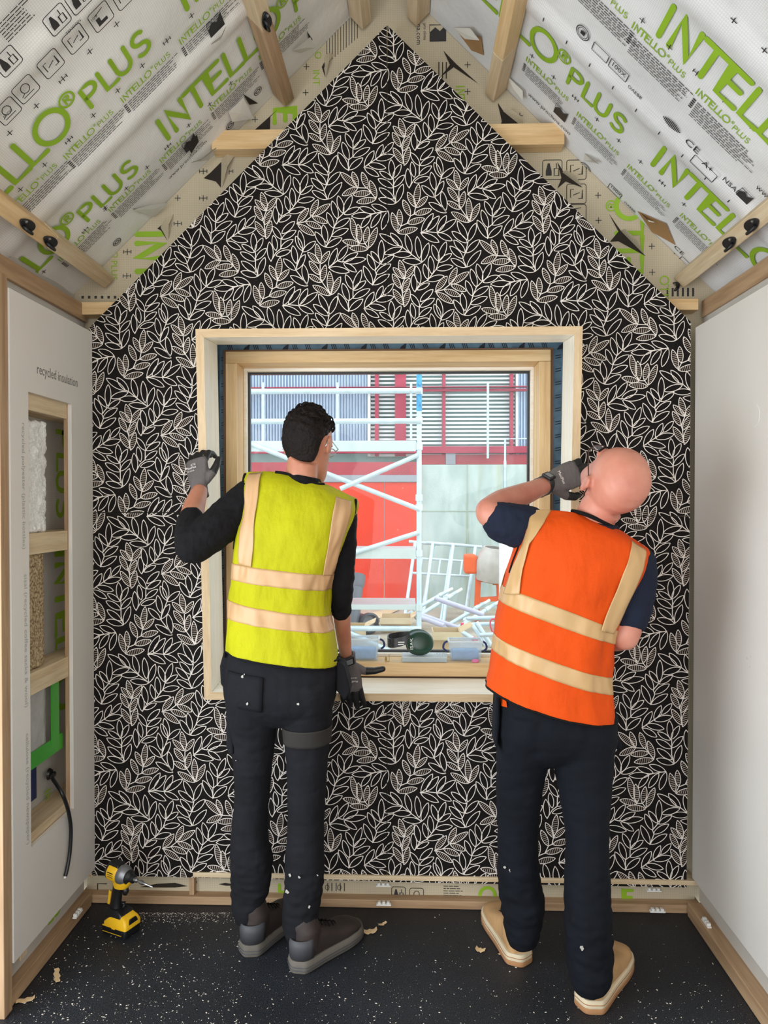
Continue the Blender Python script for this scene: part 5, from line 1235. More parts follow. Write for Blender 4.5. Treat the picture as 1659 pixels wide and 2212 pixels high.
class Surf:
    """garment tube: rows = (left px, left py, right px, right py, depth plane Y, half thickness[, lift])"""
    def __init__(s, rows, n=2.5, wr=None):
        s.r = rows; s.n = n; s.wr = wr or (lambda t, a: 0.0)
    def row(s, t):
        k = max(0.0, min(1.0, t)) * (len(s.r) - 1); i = min(int(k), len(s.r) - 2); f = k - i
        p = [s.r[max(i - 1, 0)], s.r[i], s.r[i + 1], s.r[min(i + 2, len(s.r) - 1)]]
        out = []
        for j in range(7):
            v = [(q[j] if j < len(q) else 0.0) for q in p]
            out.append(0.5 * (2 * v[1] + (v[2] - v[0]) * f + (2 * v[0] - 5 * v[1] + 4 * v[2] - v[3]) * f * f + (3 * v[1] - v[0] - 3 * v[2] + v[3]) * f ** 3))
        return out
    def pt(s, t, ang, off=0.0, scale=1.0):
        lx, ly, rx, ry, Y, dp, lift = s.row(t)
        Lp, Rp = up(lx, ly, Y), up(rx, ry, Y); c = (Lp + Rp) / 2; a = (Rp - Lp) / 2; e = 2 / s.n
        ca, sa = math.cos(ang), math.sin(ang)
        cx_ = math.copysign(abs(ca) ** e, ca); sy_ = math.copysign(abs(sa) ** e, sa)
        w = off + s.wr(t, ang)
        d = a.normalized() * cx_ + V(0, 1, 0) * sy_
        return c + a * cx_ * scale + V(0, dp * sy_ * scale, 0) + V(0, 0, lift * (1 - cx_ * cx_)) + d.normalized() * w
    def ang(s, x, back=True):
        x = max(-1.0, min(1.0, x)); ca = math.copysign(abs(x) ** (s.n / 2), x); a = math.acos(max(-1, min(1, ca)))
        return -a if back else a
    def ring(s, t, k=40, off=0.0, scale=1.0): return [s.pt(t, 2 * PI * i / k, off, scale) for i in range(k)]
    def loft(s, mb, m=40, k=40, off=0.0, scale=1.0, t0=0.0, t1=1.0, cap0=True, cap1=True): return mb.loft([s.ring(t0 + (t1 - t0) * i / m, k, off, scale) for i in range(m + 1)], 0, cap0, cap1)
    def ts(s, px, py):
        t, x = 0.5, 0.0
        for _ in range(60):
            r = s.row(t); x = (px - (r[0] + r[2]) / 2) / ((r[2] - r[0]) / 2); f = (x + 1) / 2
            y = r[1] + (r[3] - r[1]) * f - r[6] * (1 - x * x) * F / (r[4])
            t = max(0, min(1, t + (y - py) / (s.r[0][1] - s.r[-1][1]) * 0.7))
        return t, max(-1, min(1, x))
    def tside(s, py, right):
        j = 3 if right else 1; lo, hi = 0.0, 1.0
        for _ in range(40):
            m = (lo + hi) / 2
            if s.row(m)[j] > py: lo = m
            else: hi = m
        return (lo + hi) / 2
    def band(s, mb, yl0, yl1, yr0, yr1, off=0.0026, k=144, m=7):
        """hoop strip; y limits at the left and right outline, top then bottom"""
        tl0, tl1, tr0, tr1 = s.tside(yl0, 0), s.tside(yl1, 0), s.tside(yr0, 1), s.tside(yr1, 1); rings = []
        for j in range(m + 1):
            g = j / m; r = []
            for i in range(k):
                a = 2 * PI * i / k; e = 2 / s.n; cx_ = math.copysign(abs(math.cos(a)) ** e, math.cos(a)); f = (cx_ + 1) / 2
                t = (tl0 + (tl1 - tl0) * g) * (1 - f) + (tr0 + (tr1 - tr0) * g) * f
                r.append(s.pt(t, a, off))
            rings.append(r)
        return mb.loft(rings, 0, False, False)
    def strap(s, mb, pairs, off=0.0065, across=12, sub=12, back=True):
        rows_ = []
        P_ = [Vector(p) for p in pairs]
        for i in range(len(P_) - 1):
            for k in range(sub): rows_.append(P_[i].lerp(P_[i + 1], k / sub))
        rows_.append(P_[-1]); vs = []
        for p in rows_:
            t0, x0 = s.ts(p[0], p[1]); t1, x1 = s.ts(p[2], p[3])
            for k in range(across + 1):
                f = k / across; vs.append(s.pt(t0 + (t1 - t0) * f, s.ang(x0 + (x1 - x0) * f, back), off))
        n = across + 1
        return mb.add(vs, [(i * n + k, i * n + k + 1, (i + 1) * n + k + 1, (i + 1) * n + k) for i in range(len(rows_) - 1) for k in range(across)])
def solid(o, th=0.002):
    m = o.modifiers.new('thickness', 'SOLIDIFY'); m.thickness = th; m.offset = 0; return o
def pp(lst):  # (px, py, Y, r) -> path, radii
    return [up(a[0], a[1], a[2]) for a in lst], [a[3] for a in lst]
def limb(mb, lst, n=18, sub=4, k=1.0):
    p, r = pp(lst); sp_ = smooth_path(p, sub); rs = []
    for i in range(len(sp_)):
        f = min(i / sub, len(r) - 1); j = min(int(f), len(r) - 2); rs.append((r[j] + (r[j + 1] - r[j]) * (f - j)) * k)
    mb.tube(sp_, rs, n); mb.ball(sp_[0], rs[0], n=14, m=8); mb.ball(sp_[-1], rs[-1], n=14, m=8); return mb
HEAD = [(-.125, .020, .092, .058), (-.112, .036, .101, .030), (-.09, .049, .099, -.010), (-.06, .059, .096, -.050), (-.03, .068, .094, -.080), (0, .074, .093, -.094), (.03, .077, .094, -.100), (.06, .076, .090, -.098), (.09, .068, .074, -.086), (.112, .050, .048, -.060), (.125, .026, .018, -.030), (.129, .008, 0, -.010)]
def head_geo(mb, T, s=1.0):
    X = lambda x, y, z: T @ V(x * s, y * s, z * s)
    rings = []
    for z, hw, yf, yb in HEAD:
        c, d = (yf + yb) / 2, (yf - yb) / 2
        rings.append([X(math.copysign(abs(math.cos(a)) ** .9, math.cos(a)) * hw, c + math.copysign(abs(math.sin(a)) ** .9, math.sin(a)) * d, z) for a in [2 * PI * k / 28 for k in range(28)]])
    mb.loft(rings)
    R3 = T.to_3x3()
    mb.tube([X(0, .088, .012), X(0, .103, -.015), X(0, .113, -.036), X(0, .098, -.046)], [.008 * s, .010 * s, .013 * s, .012 * s], 10)
    for e in (-1, 1):
        mb.tube([X(e * .012, .094, .020), X(e * .034, .092, .022), X(e * .055, .078, .016)], [.008 * s, .009 * s, .007 * s], 8)
        mb.ball(X(e * .011, .102, -.044), .008 * s, n=8, m=6)
        R2 = R3 @ Matrix.Rotation(e * .35, 3, 'Z') @ Matrix.Rotation(-.15, 3, 'X')
        mb.ball(X(e * .080, -.008, -.008), V(.010, .019, .032) * s, R2, 14, 10)
        mb.tube([X(e * .078, .010, -.030), X(e * .086, .006, .010), X(e * .090, -.012, .024), X(e * .090, -.026, .008), X(e * .082, -.018, -.022)], [.006 * s] * 5, 8)
    mb.tube([X(-.022, .094, -.074), X(0, .102, -.072), X(.022, .094, -.074)], [.004 * s, .007 * s, .004 * s], 8)
    mb.tube([X(-.020, .093, -.083), X(0, .101, -.085), X(.020, .093, -.083)], [.004 * s, .008 * s, .004 * s], 8)
def eyes(t, T, s):
    w = MB()
    for e in (-1, 1): w.ball(T @ V(e * .032 * s, .0835 * s, .002 * s), .0125 * s, n=14, m=10)
    w.build('eyes', mat('eye_white', (228, 222, 214), .3), t, smooth=True)
    w = MB()
    for e in (-1, 1): w.ball(T @ V(e * .032 * s, .0915 * s, .002 * s), .0058 * s, n=12, m=8)
    w.build('irises', mat('eye_iris', (70, 60, 48), .2), t, smooth=True)
    w = MB()
    for e in (-1, 1): w.tube([T @ V(e * .016 * s, .1015 * s, .027 * s), T @ V(e * .034 * s, .1 * s, .031 * s), T @ V(e * .052 * s, .085 * s, .025 * s)], .0028, 6)
    w.build('eyebrows', M['hair'], t, smooth=True)
def glasses(t, T, s, m):
    X = lambda x, y, z: T @ V(x * s, y * s, z * s); w = MB()
    for e in (-1, 1):
        w.tube([X(e * .034 + .023 * math.cos(a), .112, .0 + .016 * math.sin(a)) for a in [2 * PI * k / 18 for k in range(19)]], .0015, 6)
        w.tube([X(e * .058, .110, .004), X(e * .074, .095, .006), X(e * .0825, .03, .012), X(e * .087, -.018, .016), X(e * .086, -.034, -.004), X(e * .084, -.038, -.020)], .0019, 6)
    w.tube([X(-.011, .113, .004), X(0, .116, .007), X(.011, .113, .004)], .0015, 6)
    g = w.build('glasses', m, t, smooth=True); l = MB()
    for e in (-1, 1): l.loft([[X(e * .034 + .0225 * math.cos(a), yy, .0155 * math.sin(a)) for a in [2 * PI * k / 18 for k in range(18)]] for yy in (.1115, .1125)])
    l.build('lenses', clear_mat('lens_glass', (230, 236, 240), .12), g)
def frame_T(o, y, z):
    y = Vector(y).normalized(); z = Vector(z); x = y.cross(z).normalized(); z = x.cross(y)
    m = Matrix((x, y, z)).transposed().to_4x4(); m.translation = o; return m
def glove(t, T, side, curls, thumb, text=None, s=1.0, tips=True):
    """side +1: thumb towards local +x.  back of the hand = local +z, fingers = +y"""
    X = lambda x, y, z: T @ V(side * x * s, y * s, z * s)
    pm = MB(); rings = []
    for y, hw, hd, zc in ((-.030, .030, .025, 0), (-.015, .029, .022, 0), (.0, .029, .019, 0), (.03, .037, .0185, -.001), (.065, .042, .0165, -.001), (.09, .041, .0135, .001), (.1, .034, .009, .001)):
        rings.append([X(math.copysign(abs(math.cos(a)) ** .8, math.cos(a)) * hw, y, zc + math.copysign(abs(math.sin(a)) ** .8, math.sin(a)) * hd) for a in [2 * PI * k / 22 for k in range(22)]])
    pm.loft(rings); fm = MB()
    for i, (bx_, ln, r) in enumerate(((.030, .072, .0098), (.0105, .080, .0102), (-.0095, .074, .0098), (-.0285, .058, .0088))):
        c = curls[i]; p = V(bx_, .084, -.001); ang_ = 0.0; pts = [p.copy()]; spread = (.10, .03, -.03, -.10)[i]
        for j, f in enumerate((.46, .30, .24)):
            ang_ += math.radians(c[j]); d = V(spread * math.cos(ang_), math.cos(ang_), -math.sin(ang_)).normalized()
            if j == 0: pts.append(p + d * .008)
            p = p + d * (ln * f + (.012 if j == 0 else 0)); pts.append(p.copy())
        path = [X(*q_) for q_ in pts]; rr = [r * s * k for k in (1.08, 1.06, 1.0, .93, .84)]
        pm.tube(path[:3], rr[:3], 12); pm.ball(path[2], rr[2], n=12, m=8)
        fm.tube(path[1:], [k * 1.05 for k in rr[1:]], 12); fm.ball(path[-1], rr[-1] * 1.05, n=12, m=8)
        for q_, k in zip(path[1:-1], rr[1:-1]): fm.ball(q_, k * 1.06, n=12, m=8)
    tp = [X(.022, .018, -.006)]; p = V(.026, .022, -.007)
    for d, l in thumb: p = p + Vector(d).normalized() * l; tp.append(X(*p))
    tr = [.0165 * s, .0138 * s, .0118 * s, .0098 * s]; pm.tube(tp[:3], tr[:3], 12); pm.ball(tp[1], tr[1], n=12, m=8)
    fm.tube(tp[1:], [k * 1.05 for k in tr[1:]], 12); fm.ball(tp[-1], tr[-1] * 1.05, n=12, m=8); fm.ball(tp[2], tr[2] * 1.06, n=12, m=8)
    g = fused('glove', pm, M['glove_grey'], t, .0032, 3)
    if tips: fused('coated_fingers', fm, M['glove_black'], g, .003, 3)
    cf = MB(); cf.tube([X(0, -.034, 0), X(0, -.028, 0)], .030 * s, 18); cf.build('cuff_hem', M['glove_grey'], g, smooth='auto')
    if text:
        tb = MB(); ln_ = T.to_3x3() @ V(0, 0, 1)
        for k, (tx_, sz, dx, dy) in enumerate(text):
            o = X(dx, dy, .0215); rd = (T.to_3x3() @ V(1, 0, 0)) if text[0][0] == 'x' else None
            put_text(tb, tx_, sz, T @ V(dx, dy, .0200), T.to_3x3() @ V(1, 0, 0), T.to_3x3() @ V(0, 1, 0))
        tb.build('glove_print', M['leaf_line'], g)
    return g
def watch(t, c, ax, r, out, face='square'):
    ax = Vector(ax).normalized(); b = MB().lathe([(r, -.011), (r + .003, -.010), (r + .003, .010), (r, .011)], c, ax, 22, cap=False); w = b.build('watch', M['watch'], t, smooth='auto')
    out = Vector(out); out = (out - ax * out.dot(ax)).normalized(); sd = ax.cross(out); mt = Matrix((sd, ax, out)).transposed().to_4x4(); mt.translation = Vector(c) + out * (r + .001)
    MB().box((-.018, -.017, 0), (.018, .017, .009), mtx=mt).build('watch_case', M['watch'], w, bevel=.003); MB().box((-.011, -.010, .0085), (.011, .010, .0096), mtx=mt).build('watch_dial', M['watch_face'], w)
def boot(t, heel, yaw, ankle, mu, msole, mmid=None, mheel=None, L=.295, sc_=1.0, laces=True):
    Rz = Matrix.Rotation(yaw, 3, 'Z'); X = lambda x, y, z: Vector((heel[0], heel[1], 0)) + Rz @ V(x * sc_, y * sc_, z * sc_)
    st_ = [(.006, .022, .090), (.02, .036, .102), (.06, .040, .110), (.10, .042, .108), (.15, .047, .088), (.20, .052, .072), (.245, .050, .064), (.275, .039, .054), (.293, .020, .042)]
    mb = MB(); rings = []
    for y, hw, zt in st_:
        z0 = .018; c, d = (zt + z0) / 2, (zt - z0) / 2
        rings.append([X(math.copysign(abs(math.cos(a)) ** .75, math.cos(a)) * hw, y, c + math.copysign(abs(math.sin(a)) ** .75, math.sin(a)) * d) for a in [2 * PI * k / 24 for k in range(24)]])
    mb.loft(rings); an = Vector(ankle)
    mb.tube([X(0, .052, .06), X(0, .054, .11), X(0, .050, .150).lerp(an, .3), X(0, .05, .19).lerp(an, .6)], [.043 * sc_, .045 * sc_, .047 * sc_, .048 * sc_], 20)
    b = fused('boot', mb, mu, t, .005, 4)
    def outline(g, z, inset=0.0): 
        pts = [X((hw + g), y, z) for y, hw, _ in st_] + [X(0, .300 + g * .6, z)] + [X(-(hw + g), y, z) for y, hw, _ in reversed(st_)] + [X(0, -.004 - g * .6, z)]
        n = len(pts); out = []
        for i in range(n):
            p0, p1, p2, p3 = pts[i - 1], pts[i], pts[(i + 1) % n], pts[(i + 2) % n]
            for k in range(4):
                f = k / 4; out.append(0.5 * (2 * p1 + (p2 - p0) * f + (2 * p0 - 5 * p1 + 4 * p2 - p3) * f * f + (3 * p1 - p0 - 3 * p2 + p3) * f ** 3))
        return out
    s1 = MB()
    if mmid is not None:
        s1.loft([outline(.004, .001), outline(.006, .004), outline(.006, .014), outline(.004, .016)]); s1.build('outsole', msole, b, smooth='auto')
        s2_ = MB().loft([outline(.004, .0162), outline(.0055, .020), outline(.0045, .034), outline(.001, .037)]); s2_.build('midsole', mmid, b, smooth='auto')
        ln = MB().tube(outline(.0058, .026) + [outline(.0058, .026)[0]], .0012, 6); ln.build('welt_line', msole, b)
    else:
        s1.loft([outline(.003, .001), outline(.006, .005), outline(.007, .022), outline(.004, .034), outline(.001, .038)]); s1.build('outsole', msole, b, smooth='auto')
        gr = MB()
        for zz in (.012, .021): gr.tube(outline(.0072, zz) + [outline(.0072, zz)[0]], .0016, 6)
        gr.build('sole_grooves', mheel or mu, b)
    if mheel is not None:
        h = MB(); vs = []
        for zz, e in ((.040, .0), (.075, .002), (.100, .001)):
            for k in range(13):
                a = PI + PI * k / 12; vs.append(X(math.cos(a) * (.041 + e), .046 + math.sin(a) * (.047 + e), zz))
        h.add(vs, [(i * 13 + k, i * 13 + k + 1, (i + 1) * 13 + k + 1, (i + 1) * 13 + k) for i in range(2) for k in range(12)]); solid(h.build('heel_panel', mheel, b, smooth=True), .004)
    if laces:
        l = MB()
        for k in range(5): y = .105 + .018 * k; z = .108 - .0095 * k + .008; l.tube([X(-.022, y, z - .006), X(0, y + .004, z + .004), X(.022, y, z - .006)], .0022, 6)
        l.build('laces', M['binding'], b, smooth=True)
    return b
def wrk(seed, amp, fx=2.2, fy=7.0): return lambda t, a: amp * (noise.noise(V(math.cos(a) * fx + seed, math.sin(a) * fx, t * fy)) + .5 * noise.noise(V(math.cos(a) * fx * 2.4, math.sin(a) * fx * 2.4 + seed, t * fy * 2.0 + a)))
def folds(seed, amp, f=26): return lambda co: amp * (noise.noise(V(co.x * f * .6, co.y * f * .6, co.z * f * 1.5 + seed)) + .5 * noise.noise(V(co.x * f * 2 + seed, co.y * f * 2, co.z * f * 2.2)))
def specks(t, surf_pts, name='paint_flecks'):
    rr = random.Random(9); pm_ = mat('dried_paint', (176, 172, 164), .9)
    for p, r in surf_pts:
        mb = MB()
        for k in range(2):
            r *= .95; c = p - V(0, .0004 * k, 0) + V(rr.uniform(-1, 1) * r * .5, 0, rr.uniform(-1, 1) * r * .5); q_ = r * rr.uniform(.3, .8)
            mb.add([c + V(math.cos(a) * q_ * rr.uniform(.5, 1.2), -.0006, math.sin(a) * q_ * rr.uniform(.6, 1.3)) for a in [2 * PI * i / 7 for i in range(7)]], [tuple(range(7))])
        mb.build(name[:-1], pm_, t)

# ------------------------------------------------------------------ person in the lime vest
def person_a():
    t = thing('person', 'dark haired person in a lime yellow vest holding the lining frame with both gloves', 'person', V(up(615, 1500, 2.33).x, 2.36, 0))
    vest = Surf([(494, 1398, 731, 1433, 2.32, .146), (497, 1350, 725, 1378, 2.32, .136), (498, 1304, 714, 1334, 2.325, .126), (501, 1258, 713, 1288, 2.33, .124), (508, 1213, 722, 1240, 2.335, .126), (513, 1168, 741, 1192, 2.34, .128), (521, 1120, 757, 1150, 2.345, .128), (525, 1070, 768, 1112, 2.35, .112, .010), (527, 1038, 771, 1090, 2.355, .084, .020), (530, 1022, 768, 1078, 2.36, .040, .030)], 2.5, wrk(1.3, .0095, 3.0, 4.5))
    torso = MB(); vest.loft(torso, 30, 32, -.008, .92)
    HT = frame_T(up(667, 962, 2.385), (.30, .93, -.20), (.03, .22, 1)); hs = .90
    body = MB(); body.v, body.f, body.m = torso.v, torso.f, torso.m
    head_geo(body, HT, hs)
    body.tube([HT @ V(0, -.028, -.05), up(654, 1000, 2.355), up(651, 1030, 2.350), up(650, 1070, 2.350)], [.050, .050, .052, .050], 20)
    limb(body, [(545, 1075, 2.355, .05), (470, 1140, 2.28, .045), (414, 1184, 2.235, .040)]); limb(body, [(412, 1182, 2.235, .042), (412, 1140, 2.29, .042), (418, 1100, 2.37, .036), (431, 1062, 2.435, .027)])
    limb(body, [(738, 1125, 2.365, .036), (737, 1190, 2.36, .033), (736, 1270, 2.36, .030)]); limb(body, [(736, 1270, 2.36, .034), (739, 1340, 2.42, .028), (747, 1412, 2.50, .021), (750, 1430, 2.515, .02)])
    limb(body, [(545, 1450, 2.33, .07), (545, 1700, 2.37, .055), (538, 1960, 2.40, .04)]); limb(body, [(665, 1450, 2.33, .07), (662, 1700, 2.36, .055), (650, 1980, 2.34, .04)])
    fused('body', body, M['skin_a'], t, .0055, 3)
    eyes(t, HT, hs); glasses(t, HT, hs, M['steel'])
    # hair
    hm = MB(); rings = []
    for z, hw, yf, yb in ((-.075, .048, -.035, -.066), (-.05, .062, -.022, -.080), (-.02, .074, -.022, -.098), (.01, .081, -.005, -.110), (.035, .086, .05, -.116), (.065, .086, .096, -.114), (.095, .079, .094, -.100), (.120, .062, .070, -.076), (.138, .038, .040, -.046), (.146, .012, .008, -.014)):
        c, d = (yf + yb) / 2, (yf - yb) / 2
        rings.append([HT @ V(math.cos(a) * hw * .95 * hs, (c + math.sin(a) * d) * hs, z * hs) for a in [2 * PI * k / 30 for k in range(30)]])
    hm.loft(rings)
    hi = HT.inverted()
    def hd(co):
        l = hi @ co; up_ = max(0, min(1, (l.z - .0) / .06)); return (.0012 + .0058 * up_) * (noise.noise(co * 62) + .6 * noise.noise(co * 140))
    hr = fused('hair', hm, M['hair'], t, .004, 2, hd)
    rr = random.Random(4); cu = MB()
    for k in range(120):
        a = rr.uniform(0, 2 * PI); el_ = rr.uniform(.25, 1.45) if k < 90 else rr.uniform(1.0, 1.5)
        n_ = V(math.cos(a) * math.cos(el_), math.sin(a) * math.cos(el_), math.sin(el_)); p = V(n_.x * .083, n_.y * .102 - .008, .035 + n_.z * .103) * hs
        d1 = n_.orthogonal().normalized(); d1 = Quaternion(n_, rr.uniform(0, 6.28)) @ d1; d2 = (n_ + d1 * rr.uniform(-.4, .4)).normalized(); r = rr.uniform(.007, .014)
        cu.tube([HT @ (p + d1 * (math.cos(q_) * r) + d2 * (math.sin(q_) * r * 1.05) + d1.cross(d2) * q_ * .002) for q_ in [-.5 + 3.9 * i / 9 for i in range(10)]], [.0016 + .0012 * math.sin(PI * i / 9) for i in range(10)], 6)
    cu.build('curls', M['hair'], hr, smooth=True)
    # sweater: sleeves and neck band
    sw = MB(); limb(sw, [(548, 1078, 2.355, .070), (505, 1110, 2.32, .066), (455, 1152, 2.265, .061), (418, 1180, 2.24, .054)], k=1.0); limb(sw, [(415, 1180, 2.24, .054), (411, 1152, 2.275, .049), (414, 1124, 2.315, .043)])
    limb(sw, [(736, 1112, 2.37, .056), (738, 1190, 2.365, .046), (737, 1265, 2.36, .040), (737, 1318, 2.395, .034)])
    sw.tube([up(653, 1032, 2.352), up(652, 1045, 2.350), up(650, 1075, 2.350)], [.058, .066, .075], 20)
    fused('sweater', sw, M['sweater'], t, .005, 3, folds(2, .0032, 34))
    v = MB(); vest.loft(v, 60, 72, cap0=False); vo = solid(v.build('vest', M['vest_yellow'], t, smooth=True), .003)
    s = MB(); 
    for q_ in ((1212, 1246, 1238, 1271), (1290, 1327, 1325, 1359)): solid(vest.band(MB(), *q_).build('reflective_strip', M['strip'], vo, smooth=True), .0012)
    L1 = [(546, 1024, 577, 1022), (544, 1090, 572, 1090), (538, 1150, 567, 1152), (533, 1214, 562, 1218)]; R1 = [(727, 1072, 756, 1082), (723, 1100, 754, 1106), (719, 1140, 746, 1150), (711, 1190, 731, 1196), (702, 1236, 720, 1240)]
    for b_ in (True, False):
        for q_ in (L1, R1): solid(vest.strap(MB(), q_, back=b_).build('reflective_strip', M['strip'], vo, smooth=True), .0012)
    bd = MB()
    for sgn, y0, y1 in ((-.985, 1024, 1185), (.985, 1080, 1185)):
        ta, tb2 = vest.tside(y0, sgn > 0), vest.tside(y1, sgn > 0)
        MB().tube([vest.pt(ta + (tb2 - ta) * k / 14, vest.ang(sgn), .002) for k in range(15)], .0042, 8).build('armhole_binding', M['binding'], vo, smooth=True)
    hem = vest.ring(0.0, 60, .001); MB().tube(hem + [hem[0]], .0026, 8).build('hem_binding', M['binding'], vo, smooth=True)
    nk = [vest.pt(*(lambda q_: (q_[0], vest.ang(q_[1])))(vest.ts(px, py)), .004) for px, py in ((603, 1013), (622, 1023), (645, 1032), (668, 1040), (688, 1046), (703, 1047))]
    bd.tube(smooth_path(nk), .0052, 8); bd.build('neck_binding', M['binding'], vo, smooth=True)
    # trousers
    pel = Surf([(572, 1566, 645, 1566, 2.335, .040), (520, 1546, 695, 1546, 2.33, .085), (498, 1522, 718, 1522, 2.325, .112), (486, 1490, 728, 1490, 2.32, .124), (486, 1450, 732, 1455, 2.32, .124), (494, 1405, 730, 1428, 2.32, .110), (503, 1380, 720, 1405, 2.32, .100)], 2.4)
    def leg(rows): return Surf(rows, 2.2)
    ll = leg([(510, 1985, 562, 1985, 2.40, .050), (502, 1962, 566, 1962, 2.40, .056), (501, 1935, 577, 1935, 2.40, .060), (500, 1900, 586, 1900, 2.395, .063), (498, 1850, 587, 1850, 2.39, .066), (500, 1800, 579, 1800, 2.385, .064), (508, 1700, 583, 1700, 2.37, .066), (500, 1600, 594, 1600, 2.35, .078), (494, 1540, 602, 1540, 2.335, .098), (488, 1500, 612, 1500, 2.325, .116), (488, 1470, 612, 1470, 2.32, .120)])
    rl = leg([(618, 2022, 680, 2018, 2.33, .052), (612, 2000, 684, 1998, 2.33, .058), (610, 1960, 692, 1955, 2.335, .062), (616, 1905, 699, 1900, 2.34, .064), (615, 1850, 701, 1850, 2.345, .066), (621, 1800, 700, 1800, 2.35, .066), (621, 1700, 704, 1700, 2.355, .068), (615, 1600, 713, 1600, 2.345, .080), (609, 1540, 718, 1540, 2.335, .098), (604, 1500, 726, 1500, 2.325, .116), (604, 1470, 728, 1470, 2.32, .120)])
    tr = MB(); pel.loft(tr, 20, 36); ll.loft(tr, 50, 28); rl.loft(tr, 50, 28)
    def tfold(co):
        z = co.z; k = .0022 + .0035 * max(0, 1 - abs(z - .22) / .15); return k * (noise.noise(V(co.x * 14, co.y * 14, z * 46)) + .6 * noise.noise(V(co.x * 40, co.y * 40 + 3, z * 60)))
    to = fused('trousers', tr, M['trouser_a'], t, .0055, 3, tfold)
    p_ = MB(); rl.loft(p_, 8, 32, .0025, t0=.70, t1=.755, cap0=False, cap1=False); solid(p_.build('thigh_panel', M['patch_a'], to, smooth=True), .002)
    p_ = MB(); g9 = [[pel.pt(*(lambda q_: (q_[0], pel.ang(q_[1])))(pel.ts(508 + 78 * i / 8 - 6 * (j / 8) * (1 if i < 4 else .6), 1436 + 72 * j / 8 + 8 * i / 8)), .0035) for i in range(9)] for j in range(9)]
    vs = [q_ for r in g9 for q_ in r]; p_.add(vs, [(j * 9 + i, j * 9 + i + 1, (j + 1) * 9 + i + 1, (j + 1) * 9 + i) for j in range(8) for i in range(8)]); solid(p_.build('back_pocket', M['trouser_a'], to, smooth=True), .004)
    belt = MB(); rg = pel.ring(.88, 60, .004); belt.tube(rg + [rg[0]], .009, 8, flat=.35); belt.build('waistband', M['binding'], to, smooth=True)
    # hanging tool pockets
    for pts, Y in (([(484, 1402), (499, 1404), (502, 1500), (490, 1500), (476, 1478), (474, 1440)], 2.27), ([(726, 1432), (742, 1436), (752, 1470), (757, 1495), (744, 1514), (726, 1492)], 2.28)):
        a = [up(x, y, Y) for x, y in pts]; m_ = MB().prism(a, (0, .09, 0)); m_.build('tool_pocket', M['trouser_a'], to, bevel=.006)
    m_ = MB().prism([up(x, y, 2.29) for x, y in ((487, 1500), (498, 1500), (504, 1630), (495, 1632), (488, 1615))], (0, .07, 0)); m_.build('leg_pocket', M['trouser_a'], to, bevel=.006)
    lo = MB().tube(smooth_path([up(x, y, 2.265) for x, y in ((485, 1420), (487, 1404), (498, 1400), (502, 1418))]), .004, 8); lo.build('hammer_loop', M['binding'], to, smooth=True)
    specks(to, [(ll.pt(*(lambda q_: (q_[0], ll.ang(q_[1])))(ll.ts(x, y)), .0045), r) for x, y, r in ((522, 1627, .002), (513, 1696, .0025))] + [(rl.pt(*(lambda q_: (q_[0], rl.ang(q_[1])))(rl.ts(x, y)), .005), r) for x, y, r in ((635, 1870, .006), (652, 1870, .006), (688, 1872, .004), (627, 1908, .009), (673, 1935, .010))] + [(pel.pt(*(lambda q_: (q_[0], pel.ang(q_[1])))(pel.ts(x, y)), .009), r) for x, y, r in ((547, 1440, .007), (556, 1495, .008), (655, 1496, .006))])
    # gloves, watch
    TL = frame_T(up(430, 1052, 2.452), (-.16, .26, .95), (-.34, -.9, .2))
    glove(t, TL, 1, [(34, 50, 30), (30, 46, 30), (28, 46, 30), (26, 48, 30)], [((.75, .6, -.2), .030), ((.45, .85, -.25), .032), ((.15, .95, -.4), .024)], text=[('MaxiFlex', .011, -.030, .062), ('CE 4131A', .007, -.028, .052), ('ATG', .010, -.012, .072)])
    TR_ = frame_T(up(751, 1432, 2.518), (.10, .16, -.97), (0, -.98, -.14))
    glove(t, TR_, -1, [(6, 12, 10), (4, 12, 12), (6, 14, 12), (10, 16, 14)], [((.8, .55, -.25), .034), ((1, .15, -.2), .036), ((1, -.12, -.05), .028)], text=[('MaxiFlex', .010, -.030, .058), ('CE 4131A', .007, -.028, .046)])
    watch(t, up(748, 1418, 2.503), up(750, 1432, 2.515) - up(745, 1395, 2.48), .0235, (.35, -1, .1))
    # boots
    h1 = upz(531, 2066, 0); boot(t, (h1.x, h1.y), math.radians(-24), up(538, 1985, 2.40), M['boot_a'], M['sole_a'], None, M['heel_a'])
    h2 = upz(634, 2100, 0); boot(t, (h2.x, h2.y), math.radians(-38), up(650, 2015, 2.33), M['boot_a'], M['sole_a'], None, M['heel_a'])
person_a()

